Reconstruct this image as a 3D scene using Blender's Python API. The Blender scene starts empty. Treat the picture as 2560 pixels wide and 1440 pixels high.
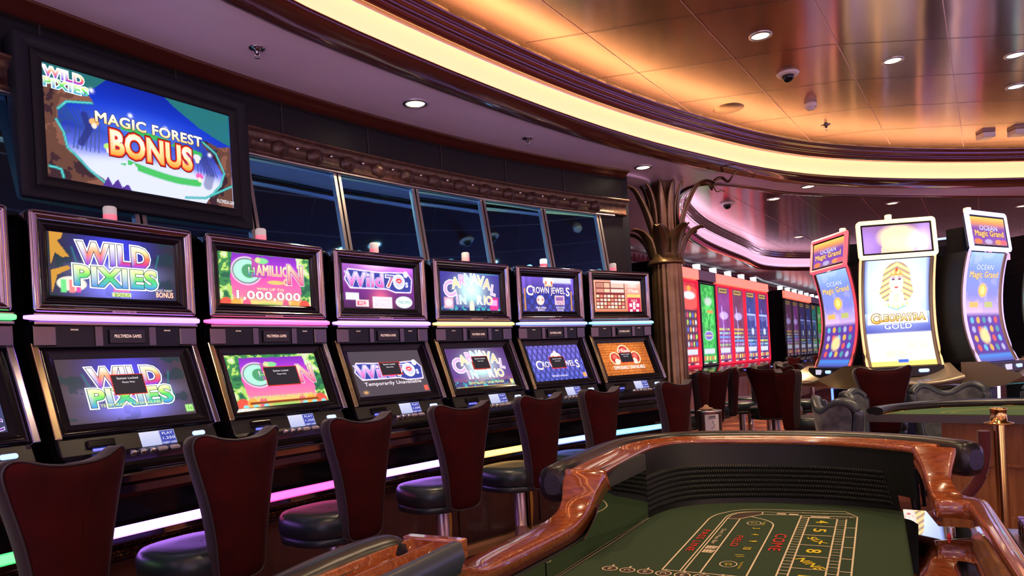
import bpy, bmesh, math, random
import numpy as np
from mathutils import Vector, Matrix, geometry

# ---------------------------------------------------------------- camera
SC = bpy.context.scene
COL = SC.collection
FPX, CYP, ROLL, EYE = 1750.0, 905.0, math.atan(0.055), 1.25
cd = bpy.data.cameras.new('camera'); cam = bpy.data.objects.new('camera', cd); COL.objects.link(cam)
cd.sensor_width = 36.0; cd.lens = FPX / 2560 * 36.0
cd.shift_y = (CYP - 720.0) / 2560.0
cd.clip_start = 0.02
cr, sr = math.cos(ROLL), math.sin(ROLL)
cam.matrix_world = Matrix(((cr, sr, 0, 0), (0, 0, -1, 0), (-sr, cr, 0, EYE), (0, 0, 0, 1)))
SC.camera = cam
SC.view_settings.view_transform = 'Standard'
SC.view_settings.look = 'None'
SC.view_settings.gamma = 1.0
SC.view_settings.use_curve_mapping = False
SC.view_settings.exposure = 0.0
# ---------------------------------------------------------------- world: added glow standing for the unseen room, brightened as fill light
wd = bpy.data.worlds.new('added_hall_glow'); SC.world = wd; wd.use_nodes = True
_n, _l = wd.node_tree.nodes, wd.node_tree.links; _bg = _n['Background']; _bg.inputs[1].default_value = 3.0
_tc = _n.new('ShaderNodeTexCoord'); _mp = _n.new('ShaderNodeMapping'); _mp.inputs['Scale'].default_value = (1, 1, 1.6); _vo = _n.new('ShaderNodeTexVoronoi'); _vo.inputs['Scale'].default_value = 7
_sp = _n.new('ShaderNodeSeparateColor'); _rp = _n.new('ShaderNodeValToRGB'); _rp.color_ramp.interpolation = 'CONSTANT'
for _k, (_p, _c) in enumerate(((0, (.20, .14, .26, 1)), (.60, (.34, .20, .30, 1)), (.72, (1.9, 1.15, .30, 1)), (.80, (.9, .35, 1.9, 1)), (.88, (2.2, 1.9, 1.7, 1)), (.94, (.35, .7, 2.4, 1)))):  # bright gold, violet and blue cells added to put highlights in the chrome
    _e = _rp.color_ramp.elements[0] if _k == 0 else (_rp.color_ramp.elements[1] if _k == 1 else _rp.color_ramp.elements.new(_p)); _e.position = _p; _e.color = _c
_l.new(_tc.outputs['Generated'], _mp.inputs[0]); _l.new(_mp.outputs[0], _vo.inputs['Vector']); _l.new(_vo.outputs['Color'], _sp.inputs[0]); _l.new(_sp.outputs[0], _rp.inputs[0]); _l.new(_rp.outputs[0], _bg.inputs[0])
SC.cycles.use_denoising = True
SC.cycles.max_bounces = 7
SC.cycles.diffuse_bounces = 3
SC.cycles.glossy_bounces = 5
SC.cycles.transmission_bounces = 3
SC.cycles.transparent_max_bounces = 4
SC.cycles.sample_clamp_indirect = 4.0
SC.cycles.caustics_reflective = True
SC.cycles.blur_glossy = 0.3
random.seed(4); RNG = np.random.RandomState(7)

def lin(r, g, b):
    f = lambda c: (c/255/12.92) if c/255 <= 0.04045 else ((c/255+0.055)/1.055)**2.4
    return (f(r), f(g), f(b))
def spot(loc, power, color=(1, .72, .42), size=110, rad=.04):
    l = bpy.data.lights.new('downlight_beam', 'SPOT'); l.energy = power; l.color = color
    l.spot_size = math.radians(size); l.spot_blend = .6; l.shadow_soft_size = rad
    return l

# ---------------------------------------------------------------- materials
MATS = {}
def mat(name, col=(.5, .5, .5), rough=.5, metal=0., emi=None, estr=0., spec=.5, aniso=0., coat=0., sheen=0., cior=1.5):
    if name in MATS: return MATS[name]
    m = bpy.data.materials.new(name); m.use_nodes = True
    p = m.node_tree.nodes['Principled BSDF']
    p.inputs['Base Color'].default_value = (*col, 1); p.inputs['Roughness'].default_value = rough
    p.inputs['Metallic'].default_value = metal; p.inputs['Specular IOR Level'].default_value = spec
    if aniso: p.inputs['Anisotropic'].default_value = aniso
    if coat: p.inputs['Coat Weight'].default_value = coat; p.inputs['Coat Roughness'].default_value = .04; p.inputs['Coat IOR'].default_value = cior
    if sheen: p.inputs['Sheen Weight'].default_value = sheen; p.inputs['Sheen Roughness'].default_value = .4
    if emi: p.inputs['Emission Color'].default_value = (*emi, 1); p.inputs['Emission Strength'].default_value = estr
    MATS[name] = m; return m
def nt(m):
    t = m.node_tree; return t, t.nodes, t.links, t.nodes['Principled BSDF']
def add_noise_color(m, c1, c2, scale=4, stretch=(1, 1, 1), detail=4, bump=0., dist=0., lo=.35, hi=.65):
    t, n, l, p = nt(m)
    tc = n.new('ShaderNodeTexCoord'); mp = n.new('ShaderNodeMapping'); mp.inputs['Scale'].default_value = stretch
    no = n.new('ShaderNodeTexNoise'); no.inputs['Scale'].default_value = scale; no.inputs['Detail'].default_value = detail
    no.inputs['Distortion'].default_value = dist
    r = n.new('ShaderNodeValToRGB'); r.color_ramp.elements[0].position = lo; r.color_ramp.elements[1].position = hi
    r.color_ramp.elements[0].color = (*c1, 1); r.color_ramp.elements[1].color = (*c2, 1)
    l.new(tc.outputs['Object'], mp.inputs['Vector']); l.new(mp.outputs[0], no.inputs['Vector'])
    l.new(no.outputs[0], r.inputs[0]); l.new(r.outputs[0], p.inputs['Base Color'])
    if bump:
        b = n.new('ShaderNodeBump'); b.inputs['Strength'].default_value = bump; b.inputs['Distance'].default_value = .004
        l.new(no.outputs[0], b.inputs['Height']); l.new(b.outputs[0], p.inputs['Normal'])
    return m

M_chrome = mat('dark_chrome', (.36, .31, .34), .09, 1)
M_chrome_goldrefl = mat('chrome_gold_reflection', (1.0, .78, .50), .22, 1)  # plain chrome with a golden reflection tinted in
M_silver = mat('satin_silver', (.62, .58, .60), .32, 1)
M_brass = mat('brass', (.80, .52, .18), .18, 1)
M_bronze = add_noise_color(mat('bronze', (.36, .22, .12), .30, .85), (.20, .12, .06), (.29, .18, .095), 6)
M_black = mat('black_gloss', (.008, .007, .010), .12, spec=.32)
M_blackm = mat('black_matte', (.008, .008, .010), .5, spec=.25)
M_grey = mat('graphite', (.022, .020, .026), .3)
M_soffit = add_noise_color(mat('soffit_paint', (.46, .36, .38), .28), (.84, .60, .72), (.92, .68, .80), 1.3, (1, 1, 1), 3, 0, .6)
M_mold = mat('mahogany_gloss', (.085, .018, .012), .16, 0, spec=.6, coat=.6)
M_band = mat('cove_plaster', (.80, .64, .62), .6)
M_cove = mat('cove_tube', (1, 1, 1), .5, 0, (1.0, .53, .20), 17)
M_cove2 = mat('cove_tube_pale', (1, 1, 1), .5, 0, (.95, .62, .95), 9)
M_redneon = mat('red_tube', (1, .1, .1), .5, 0, (1.0, .03, .06), 9)
BRUSH = (math.sin(math.radians(22)), math.cos(math.radians(22)))     # brushing direction of the ceiling panels
def ceil_metal():
    m = mat('polished_metal_ceiling', (.40, .25, .20), .20, 1, aniso=.92)
    t, n, l, p = nt(m)
    tg = n.new('ShaderNodeCombineXYZ'); tg.inputs[0].default_value = BRUSH[0]; tg.inputs[1].default_value = BRUSH[1]; l.new(tg.outputs[0], p.inputs['Tangent'])
    tc = n.new('ShaderNodeTexCoord'); no = n.new('ShaderNodeTexNoise'); no.inputs['Scale'].default_value = 1.7
    no.inputs['Detail'].default_value = 1.0
    b = n.new('ShaderNodeBump'); b.inputs['Strength'].default_value = .35; b.inputs['Distance'].default_value = .012
    l.new(tc.outputs['Object'], no.inputs['Vector']); l.new(no.outputs[0], b.inputs['Height']); l.new(b.outputs[0], p.inputs['Normal'])
    return m
M_ceil = ceil_metal()
M_seamA = mat('ceiling_seam_light', (.75, .45, .45), .4, .6)
M_seamB = mat('ceiling_seam_dark', (.10, .04, .04), .5)
M_wall = mat('midnight_wall', (.005, .005, .009), .42, spec=.25)
M_mirror = mat('blue_tinted_mirror', (.15, .55, 1.0), .03, 1)
M_clear_mirror = mat('table_mirror', (.50, .56, .50), .02, 1)
M_glass_top = mat('smoked_glass_top', (.55, .55, .60), .015, 1)
M_cornice = add_noise_color(mat('cornice_brown', (.07, .03, .02), .35, .2), (.05, .02, .015), (.10, .045, .03), 30, (1, 1, 1), 3, .5)
def wood(name, c1, c2, rough=.25, scale=3.5, stretch=(1.0, 9, 9), coat=.5, cior=1.5):
    m = mat(name, c1, rough, 0, coat=coat, cior=cior)
    return add_noise_color(m, c1, c2, scale, stretch, 6, .15, 1.2)
M_woodrail = wood('cherry_rail', (.24, .048, .010), (.44, .105, .022), .20, 5, (3, 22, 22), 1.0, 1.9)
M_woodbase = wood('dark_mahogany', (.026, .006, .004), (.05, .012, .007), .35, 3, (8, 8, 1))
M_woodtan = wood('honey_oak', (.26, .10, .028), (.38, .16, .05), .4, 2.5, (8, 8, 1), .2)
M_velvet = add_noise_color(mat('crimson_velvet', (.16, .004, .008), .85, 0, spec=.2), (.030, .0004, .0009), (.052, .0007, .0014), 7, (1, 1, 1), 3)
M_mauve = add_noise_color(mat('mauve_upholstery', (.10, .05, .06), .75, 0, sheen=.3), (.022, .010, .014), (.033, .015, .020), 220, (1, 1, 1), 2)
M_pipe = mat('grey_piping', (.045, .036, .042), .35)
M_teal = mat('teal_leather', (.016, .032, .038), .34, spec=.6)
M_navy = add_noise_color(mat('black_leather', (.016, .015, .018), .30, spec=.45), (.010, .009, .012), (.016, .014, .019), 120, (1, 1, 1), 2, .08)
M_suede = add_noise_color(mat('grey_suede', (.10, .11, .13), .8, 0, sheen=.4), (.06, .07, .085), (.15, .16, .18), 14, (1, 1, 1), 4)
M_slate = mat('slate_leather', (.055, .07, .085), .32, spec=.6)
M_felt = add_noise_color(mat('green_felt', (.030, .052, .022), .9), (.022, .049, .018), (.029, .060, .023), 500, (1, 1, 1), 2)
M_feltdark = mat('dark_green_bumper', (.006, .009, .006), .6)
M_ink_w = mat('felt_ink_cream', (.85, .72, .48), .8)
M_ink_r = mat('felt_ink_red', (.75, .04, .025), .8)
M_ink_y = mat('felt_ink_yellow', (.80, .66, .03), .8)
M_ink_b = mat('felt_ink_brown', (.055, .030, .022), .8)
M_white = mat('white_plastic', (.75, .62, .62), .4)
M_offwhite = mat('champagne_trim', (.42, .33, .22), .28, .5)
M_paper = mat('label_paper', (.8, .78, .8), .6)
M_rope = mat('burgundy_rope', (.09, .006, .008), .8, sheen=.4)
M_carpet = mat('patterned_carpet', (.2, .08, .03), .95)
def carpet(m):
    t, n, l, p = nt(m)
    tc = n.new('ShaderNodeTexCoord'); v = n.new('ShaderNodeTexVoronoi'); v.inputs['Scale'].default_value = 2.6
    w = n.new('ShaderNodeTexNoise'); w.inputs['Scale'].default_value = 5
    r = n.new('ShaderNodeValToRGB'); e = r.color_ramp.elements
    e[0].position = .12; e[0].color = (.40, .22, .06, 1); e[1].position = .85; e[1].color = (.10, .012, .016, 1)
    k = e.new(.3); k.color = (.34, .11, .05, 1); k = e.new(.55); k.color = (.22, .05, .03, 1)
    mx = n.new('ShaderNodeMath'); mx.operation = 'ADD'
    l.new(tc.outputs['Object'], v.inputs['Vector']); l.new(tc.outputs['Object'], w.inputs['Vector'])
    l.new(v.outputs['Distance'], mx.inputs[0]); s = n.new('ShaderNodeMath'); s.operation = 'MULTIPLY'; s.inputs[1].default_value = .35
    l.new(w.outputs[0], s.inputs[0]); l.new(s.outputs[0], mx.inputs[1]); l.new(mx.outputs[0], r.inputs[0]); l.new(r.outputs[0], p.inputs['Base Color'])
carpet(M_carpet)
def screen_mat():
    m = mat('lit_screen', (.004, .004, .005), .3, spec=.25)
    t, n, l, p = nt(m)
    a = n.new('ShaderNodeAttribute'); a.attribute_name = 'Col'
    l.new(a.outputs['Color'], p.inputs['Emission Color']); p.inputs['Emission Strength'].default_value = 1.0
    m.cycles.emission_sampling = 'NONE'
    return m
M_screen = screen_mat()
def glow(name, col, s, sample=True):
    m = mat(name, (.6, .6, .6), .4, 0, col, s)
    if not sample: m.cycles.emission_sampling = 'NONE'
    return m
G_down = glow('downlight_glow', (1, .82, .50), 16)
G_blue = glow('blue_glow', (.02, .10, .9), 1.0, False)
G_white = glow('white_glow', (.30, .55, 1.3), 1.5, False)
G_red = glow('red_candle', (1.0, .05, .09), .9, False)
G_candle = glow('clear_candle', (.65, .5, .42), .45, False)
G_candlew = glow('lit_candle', (1, .97, 1), 4.0, False)

# ---------------------------------------------------------------- mesh builder
class MB:
    def __init__(s): s.v = []; s.f = []; s.m = []; s.sm = []
    def add(s, verts, faces, mi=0, M=None, smooth=False):
        o = len(s.v)
        for p in verts:
            p = Vector(p)
            if M is not None: p = M @ p
            s.v.append(tuple(p))
        for f in faces: s.f.append([i + o for i in f]); s.m.append(mi); s.sm.append(smooth)
        return s
    def box(s, x0, x1, y0, y1, z0, z1, mi=0, M=None, c=0.0):
        if c <= 0:
            v = [(x0,y0,z0),(x1,y0,z0),(x1,y1,z0),(x0,y1,z0),(x0,y0,z1),(x1,y0,z1),(x1,y1,z1),(x0,y1,z1)]
            return s.add(v, [(0,3,2,1),(4,5,6,7),(0,1,5,4),(1,2,6,5),(2,3,7,6),(3,0,4,7)], mi, M)
        bm = bmesh.new(); bmesh.ops.create_cube(bm, size=1)
        for v in bm.verts: v.co = Vector(((x0+x1)/2+v.co.x*(x1-x0), (y0+y1)/2+v.co.y*(y1-y0), (z0+z1)/2+v.co.z*(z1-z0)))
        bmesh.ops.bevel(bm, geom=bm.edges[:], offset=c, segments=2, affect='EDGES', profile=.5)
        bm.verts.index_update()
        s.add([v.co.copy() for v in bm.verts], [[v.index for v in f.verts] for f in bm.faces], mi, M); bm.free(); return s
    def prism(s, prof, x0, x1, mi=0, M=None, smooth=False):   # prof [(y,z)] closed, extruded along x
        n = len(prof)
        v = [(x0, y, z) for y, z in prof] + [(x1, y, z) for y, z in prof]
        s.add(v, [(i, (i+1) % n, (i+1) % n+n, i+n) for i in range(n)], mi, M, smooth)
        s.add(v, [list(range(n))[::-1], list(range(n, 2*n))], mi, M); return s
    def loops(s, L, closed=True, cap0=False, cap1=False, mi=0, M=None, smooth=True):
        n = len(L[0]); v = [p for l in L for p in l]; f = []
        for k in range(len(L)-1):
            for i in range(n if closed else n-1):
                j = (i+1) % n; f.append((k*n+i, k*n+j, (k+1)*n+j, (k+1)*n+i))
        s.add(v, f, mi, M, smooth)
        if cap0: s.add(list(L[0]), [list(range(n))[::-1]], mi, M)
        if cap1: s.add(list(L[-1]), [list(range(n))], mi, M)
        return s
    def lathe(s, prof, seg=24, mi=0, M=None, smooth=True, cx=0, cy=0, flute=0, fl_amp=0):
        L = []
        for r, z in prof:
            L.append([(cx+math.cos(a)*(r-(fl_amp*r*abs(math.sin(a*flute/2))if flute else 0)), cy+math.sin(a)*(r-(fl_amp*r*abs(math.sin(a*flute/2)) if flute else 0)), z) for a in [2*math.pi*i/seg for i in range(seg)]])
        return s.loops(L, True, prof[0][0] > 1e-4, prof[-1][0] > 1e-4, mi, M, smooth)
    def tube(s, pts, r, seg=10, mi=0, M=None, rads=None, flat=1.0, closed=False):
        P = [Vector(p) for p in pts]; L = []; n = len(P)
        for i, p in enumerate(P):
            a = P[(i+1) % n] if closed else P[min(i+1, n-1)]; b = P[(i-1) % n] if closed else P[max(i-1, 0)]
            t = (a-b).normalized(); up = Vector((0, 0, 1)) if abs(t.z) < .95 else Vector((0, 1, 0))
            sd = t.cross(up).normalized(); u2 = sd.cross(t); rr = rads[i] if rads else r
            L.append([tuple(p+sd*math.cos(k)*rr+u2*math.sin(k)*rr*flat) for k in [2*math.pi*j/seg for j in range(seg)]])
        if closed: L.append(L[0])
        return s.loops(L, True, not closed, not closed, mi, M)
    def rframe(s, cx, cz, w, h, r, prof, mi=0, M=None, seg=4, cap=False):  # rounded rectangle swept: prof [(inset, y)]
        L = []
        for ins, y in prof:
            L.append([(cx+px, y, cz+pz) for px, pz in rrect(w-2*ins, h-2*ins, max(r-ins, .001), seg)])
        return s.loops(L, True, False, cap, mi, M, True)
    def build(s, name, mats, parent=None, off=(0, 0, 0), bevel=0, autos=True):
        me = bpy.data.meshes.new(name)
        vs = [(x-off[0], y-off[1], z-off[2]) for x, y, z in s.v]
        me.from_pydata(vs, [], s.f)
        if not isinstance(mats, (list, tuple)): mats = [mats]
        for m in mats: me.materials.append(m)
        me.polygons.foreach_set('material_index', s.m); me.polygons.foreach_set('use_smooth', s.sm)
        me.update()
        bm = bmesh.new(); bm.from_mesh(me); bmesh.ops.recalc_face_normals(bm, faces=bm.faces[:])
        bm.to_mesh(me); bm.free()
        o = bpy.data.objects.new(name, me); COL.objects.link(o)
        if parent is not None: o.parent = parent
        if bevel:
            b = o.modifiers.new('soft_edge', 'BEVEL'); b.width = bevel; b.segments = 2; b.limit_method = 'ANGLE'
        return o
def rrect(w, h, r, seg=4):
    out = []; r = min(r, w/2-1e-4, h/2-1e-4)
    for cx, cz, a0 in ((w/2-r, h/2-r, 0), (-w/2+r, h/2-r, 90), (-w/2+r, -h/2+r, 180), (w/2-r, -h/2+r, 270)):
        for k in range(seg+1):
            a = math.radians(a0+90*k/seg); out.append((cx+r*math.cos(a), cz+r*math.sin(a)))
    return out
def thing(name, label, cat, loc=(0, 0, 0), rz=0, group=None):
    o = bpy.data.objects.new(name, None); COL.objects.link(o); o.location = loc; o.rotation_euler = (0, 0, rz)
    o.empty_display_size = .1
    o['label'] = label; o['category'] = cat
    if group: o['group'] = group
    return o
def tag(o, label, cat, group=None, kind=None):
    o['label'] = label; o['category'] = cat
    if group: o['group'] = group
    if kind: o['kind'] = kind
    return o
def struct(o): o['kind'] = 'structure'; return o
def dup(root, loc, rz, label, group=None):
    r = root.copy(); COL.objects.link(r); r.location = loc; r.rotation_euler = (0, 0, rz); r['label'] = label
    if group: r['group'] = group
    for ch in list(root.children):
        c = ch.copy(); COL.objects.link(c); c.parent = r
        for g in list(ch.children):
            d = g.copy(); COL.objects.link(d); d.parent = c
    return r
# ---------------------------------------------------------------- lettering
_TC = {}
def glyphs(txt, off=0.0, res=3):
    k = (txt, round(off, 3), res)
    if k in _TC: return _TC[k]
    if 'M' in txt and off > 0:        # thicken by shifted copies of the plain letters
        V0, F0 = glyphs(txt, 0, res); n = len(V0); VV, FF = [V0], [list(f) for f in F0]
        for j in range(12):
            a = 2*math.pi*j/12; VV.append(V0+np.array([math.cos(a), math.sin(a)])*off/.70); FF += [[i+n*(j+1) for i in f] for f in F0]
        _TC[k] = (np.concatenate(VV), FF); return _TC[k]
    c = bpy.data.curves.new('t', 'FONT'); c.body = txt; c.size = 1; c.align_x = 'CENTER'; c.align_y = 'BOTTOM_BASELINE'
    c.offset = off; c.resolution_u = res; c.fill_mode = 'FRONT'; c.space_character = 1.06
    o = bpy.data.objects.new('t', c); COL.objects.link(o)
    me = bpy.data.meshes.new_from_object(o)
    V = np.array([v.co[:2] for v in me.vertices]) if len(me.vertices) else np.zeros((0, 2))
    V = V/.70; V[:, 1:] -= .5
    F = [list(p.vertices) for p in me.polygons]
    bpy.data.objects.remove(o); bpy.data.curves.remove(c); bpy.data.meshes.remove(me)
    _TC[k] = (V, F); return _TC[k]
def text_width(txt):
    V, _ = glyphs(txt); return V[:, 0].max()-V[:, 0].min() if len(V) else 1
def flat_text(mb, txt, M, h, mi=0, off=0.0, w=None, res=3):  # letters in M's xy plane
    V, F = glyphs(txt, off, res); sx = (w/text_width(txt)) if w else h
    mb.add([(x*sx, y*h, 0) for x, y in V], F, mi, M)
# ---------------------------------------------------------------- painting of lit screens
class Img:
    def __init__(s, nx, ny, asp):
        s.nx, s.ny = nx, ny
        u, v = np.meshgrid(np.linspace(0, 1, nx+1), np.linspace(0, 1, ny+1)); s.u, s.v = u, v; s.x = u*asp; s.asp = asp
        s.c = np.zeros(u.shape+(3,))
    def fill(s, col, m=1.0):
        m = np.clip(m, 0, 1)
        if np.ndim(m): m = m[..., None]
        s.c = s.c*(1-m)+np.array(col)*m; return s
    def addc(s, col, m): s.c = s.c+np.array(col)*np.clip(m, 0, None)[..., None]; return s
    def vgrad(s, stops):
        for k in range(3): s.c[..., k] = np.interp(s.v, [t for t, _ in stops], [c[k] for _, c in stops])
        return s
    def ell(s, cx, cy, rx, ry, soft=.15, rot=0):
        dx, dy = (s.x-cx*s.asp), (s.v-cy); c, n = math.cos(rot), math.sin(rot)
        a, b = (dx*c+dy*n)/rx, (-dx*n+dy*c)/ry; d = np.sqrt(a*a+b*b)
        return np.clip((1-d)/soft+.5, 0, 1)
    def glowf(s, cx, cy, rx, ry):
        return np.exp(-(((s.x-cx*s.asp)/rx)**2+((s.v-cy)/ry)**2))
    def rect(s, u0, u1, v0, v1, soft=.004):
        a = np.minimum(s.u-u0, u1-s.u)*s.asp; b = np.minimum(s.v-v0, v1-s.v)
        return np.clip(np.minimum(a, b)/soft+.5, 0, 1)
    def noise(s, sc, seed=0, oct=3):
        r = np.random.RandomState(seed); out = np.zeros_like(s.u); amp = 1; tot = 0
        for o in range(oct):
            g = r.rand(40, 40); X = (s.x*sc*2**o) % 38; Y = (s.v*sc*2**o) % 38
            i = X.astype(int); j = Y.astype(int); fx = X-i; fy = Y-j; fx = fx*fx*(3-2*fx); fy = fy*fy*(3-2*fy)
            out += amp*((g[j, i]*(1-fx)+g[j, i+1]*fx)*(1-fy)+(g[j+1, i]*(1-fx)+g[j+1, i+1]*fx)*fy); tot += amp; amp *= .5
        return out/tot
    def poly(s, pts, soft=0):
        x, y = s.u, s.v; ins = np.zeros(x.shape, bool); n = len(pts)
        for i in range(n):
            x0, y0 = pts[i]; x1, y1 = pts[(i+1) % n]
            if y0 == y1: continue
            c = ((y0 > y) != (y1 > y)) & (x < (x1-x0)*(y-y0)/(y1-y0)+x0); ins ^= c
        return ins.astype(float)
    def stroke(s, pts, w):
        d = np.full(s.u.shape, 9.)
        for (x0, y0), (x1, y1) in zip(pts[:-1], pts[1:]):
            ax, ay, bx, by = x0*s.asp, y0, x1*s.asp, y1; L = (bx-ax)**2+(by-ay)**2+1e-9
            t = np.clip(((s.x-ax)*(bx-ax)+(s.v-ay)*(by-ay))/L, 0, 1)
            d = np.minimum(d, np.hypot(s.x-ax-t*(bx-ax), s.v-ay-t*(by-ay)))
        return np.clip((w-d)/(w*.4)+.5, 0, 1)
def T(txt, cx, cy, h, layers, w=None, rot=0, arc=0, res=3, font_off=.012):
    return dict(t=txt, cx=cx, cy=cy, h=h, L=layers, w=w, rot=rot, arc=arc, res=res, fo=font_off)
def RC(u0, u1, v0, v1, col): return dict(rect=(u0, u1, v0, v1), col=col)
def grad(stops, y):
    return tuple(float(np.interp(y, [t for t, _ in stops], [c[k] for _, c in stops])) for k in range(3))
def screen(name, parent, W, H, img, texts=(), mp=None, gain=1.0, zoff=(0, 0, 0)):
    """mp(u, v, off) -> xyz arrays; u, v in 0..1; off pushes towards the viewer"""
    nx, ny = img.nx, img.ny; u = img.u.ravel(); v = img.v.ravel()
    P = np.stack(mp(u, v, 0.0), -1); V = [P]; C = [img.c.reshape(-1, 3)]
    idx = np.arange((nx+1)*(ny+1)).reshape(ny+1, nx+1)
    F = np.stack([idx[:-1, :-1], idx[:-1, 1:], idx[1:, 1:], idx[1:, :-1]], -1).reshape(-1, 4).tolist(); n = len(u)
    k = 0
    for t in texts:
        if 'rect' in t:
            k += 1; u0, u1, v0, v1 = t['rect']; uu = np.array([u0, u1, u1, u0]); vv = np.array([v0, v0, v1, v1])
            V.append(np.stack(mp(uu, vv, .0004+.00035*k), -1)); C.append(np.tile(np.array(t['col'], float), (4, 1))); F.append([n, n+1, n+2, n+3]); n += 4; continue
        for off, col in t['L']:
            k += 1; G, FF = glyphs(t['t'], off+t['fo'], t['res'])
            if not len(G): continue
            sx = (t['w']*W/text_width(t['t'])) if t['w'] else t['h']*H
            x = G[:, 0]*sx; y = G[:, 1]*t['h']*H
            y = y+t['arc']*H*(1-(x/(.5*W))**2)
            c, s_ = math.cos(t['rot']), math.sin(t['rot']); X = x*c-y*s_; Y = x*s_+y*c
            uu = np.clip(t['cx']+X/W, -.02, 1.02); vv = np.clip(t['cy']+Y/H, -.02, 1.02)
            V.append(np.stack(mp(uu, vv, .0004+.00035*k), -1))
            C.append(np.array([grad(col, gy+.5) for gy in G[:, 1]]) if isinstance(col[0], tuple) else np.tile(np.array(col, float), (len(G), 1)))
            F += [[i+n for i in f] for f in FF]; n += len(G)
    V = np.concatenate(V)-np.array(zoff); C = np.concatenate(C)*gain
    me = bpy.data.meshes.new(name); me.from_pydata(V.tolist(), [], F); me.materials.append(M_screen)
    a = me.color_attributes.new('Col', 'FLOAT_COLOR', 'POINT')
    a.data.foreach_set('color', np.concatenate([C, np.ones((len(C), 1))], 1).astype(np.float32).ravel())
    me.update(); o = bpy.data.objects.new(name, me); COL.objects.link(o)
    if parent is not None: o.parent = parent
    return o
def flatmap(x0, x1, y0, z0, y1, z1):   # a plane leaning from (y0,z0) at the bottom to (y1,z1) at the top
    ln = math.hypot(y1-y0, z1-z0); ny, nz = -(z1-z0)/ln, (y1-y0)/ln
    return lambda u, v, off: (x0+(x1-x0)*u, y0+(y1-y0)*v+ny*off, z0+(z1-z0)*v+nz*off)
# ================================================================ the room
CW = (6.86, -2.39); RW = 10.3                       # centre of the curved slot wall
CR = (6.84, -1.26)                                  # centre of the round ceiling recess
def pol(c, r, deg, z=None):
    a = math.radians(deg); p = (c[0]+r*math.cos(a), c[1]+r*math.sin(a))
    return p if z is None else (*p, z)
RT = [(90, 8.93), (97.9, 8.89), (104.8, 8.94), (111.2, 9.0), (115.6, 9.03), (120, 9.0), (125.7, 8.92), (131.8, 8.89), (136, 8.88), (141.4, 8.89), (145.8, 8.93), (149.3, 8.98), (152, 9.01), (160, 8.98), (175, 8.94)]
def ringR(d): return float(np.interp(d, [a for a, _ in RT], [b for _, b in RT])) if 90 <= d <= 175 else 8.94
_raw = np.array([ringR(d) for d in range(0, 360, 2)]); _sm = (np.roll(_raw, 1)+2*_raw+np.roll(_raw, -1))/4
hole1 = [pol(CR, _sm[k], 2*k) for k in range(180)]
def catmull(P, n=8, closed=True):
    out = []; N = len(P)
    for i in range(N if closed else N-1):
        p0, p1, p2, p3 = (P[(i-1) % N], P[i], P[(i+1) % N], P[(i+2) % N]) if closed else (P[max(i-1, 0)], P[i], P[i+1], P[min(i+2, N-1)])
        for k in range(n):
            t = k/n; out.append(tuple(.5*((2*b)+(-a+c)*t+(2*a-5*b+4*c-d)*t*t+(-a+3*b-3*c+d)*t**3) for a, b, c, d in zip(p0, p1, p2, p3)))
    if not closed: out.append(tuple(P[-1]))
    return out
hole2 = catmull([(1.87, 6.72), (3.03, 7.30), (4.1, 7.66), (6.0, 8.15), (9.0, 8.75), (12.2, 9.8), (14.0, 12.5), (13.2, 15.6), (10.0, 15.75), (6.64, 14.93), (5.2, 14.17), (4.08, 12.45), (2.72, 10.17), (1.95, 8.2)], 8)
ZS, ZC = 2.85, 3.2
def offset_loop(P, d):
    n = len(P); A = sum(P[i][0]*P[(i+1) % n][1]-P[(i+1) % n][0]*P[i][1] for i in range(n)); sg = 1 if A > 0 else -1; out = []
    for i in range(n):
        tx, ty = P[(i+1) % n][0]-P[i-1][0], P[(i+1) % n][1]-P[i-1][1]; L = math.hypot(tx, ty) or 1
        out.append((P[i][0]-sg*ty/L*d, P[i][1]+sg*tx/L*d))
    return out
def sweep_loop(P, prof, mb=None):
    mb = mb or MB(); L = []
    for ins, z in prof: L.append([(x, y, z) for x, y in offset_loop(P, ins)])
    return mb.loops(L, True)
def struct_tri(name, outer, holes, z, m, up=False):
    vv = [[Vector((x, y, z)) for x, y in outer]]+[[Vector((x, y, z)) for x, y in h] for h in holes]
    T_ = geometry.tessellate_polygon(vv); flat = [v for l in vv for v in l]
    return struct(MB().add(flat, [list(t) for t in T_]).build(name, m))
struct_tri('ceiling', [(-5, -12), (18, -12), (18, 26), (-5, 26)], [hole1, hole2], ZS, M_soffit)
struct_tri('ceiling', offset_loop(hole1, .13), [], ZC, M_ceil)
struct_tri('ceiling', offset_loop(hole2, .13), [], ZC, M_ceil)
for i, h in enumerate((hole1, hole2)):
    # lower moulding, plaster cove band, upper moulding
    struct(sweep_loop(h, [(-.03, 2.852), (-.02, 2.838), (.02, 2.834), (.035, 2.842), (.06, 2.842), (.07, 2.852), (.095, 2.856), (.105, 2.868), (.125, 2.875), (.135, 2.895), (.128, 2.905), (.115, 2.905), (.115, 2.885), (.0, 2.885)]).build('trim_%d' % (1+3*i), M_mold))
    struct(sweep_loop(h, [(.0, 2.884), (-.005, 2.93), (.0, 3.00), (.02, 3.06), (.06, 3.085)]).build('trim_%d' % (2+3*i), M_band))
    struct(sweep_loop(h, [(.05, 3.09), (.10, 3.078), (.115, 3.085), (.115, 3.10), (.128, 3.108), (.128, 3.125), (.122, 3.135), (.140, 3.145), (.150, 3.165), (.145, 3.178), (.165, 3.185), (.168, 3.199)]).build('trim_%d' % (3+3*i), M_mold))
cv = tag(sweep_loop(hole1, [(.105, 2.893), (.060, 2.887), (.055, 2.900), (.10, 2.902)]).build('cove_light', M_cove), 'warm orange cove light running round the near ceiling recess', 'cove light')
cv.data.materials[0].cycles.emission_sampling = 'AUTO'
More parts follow.
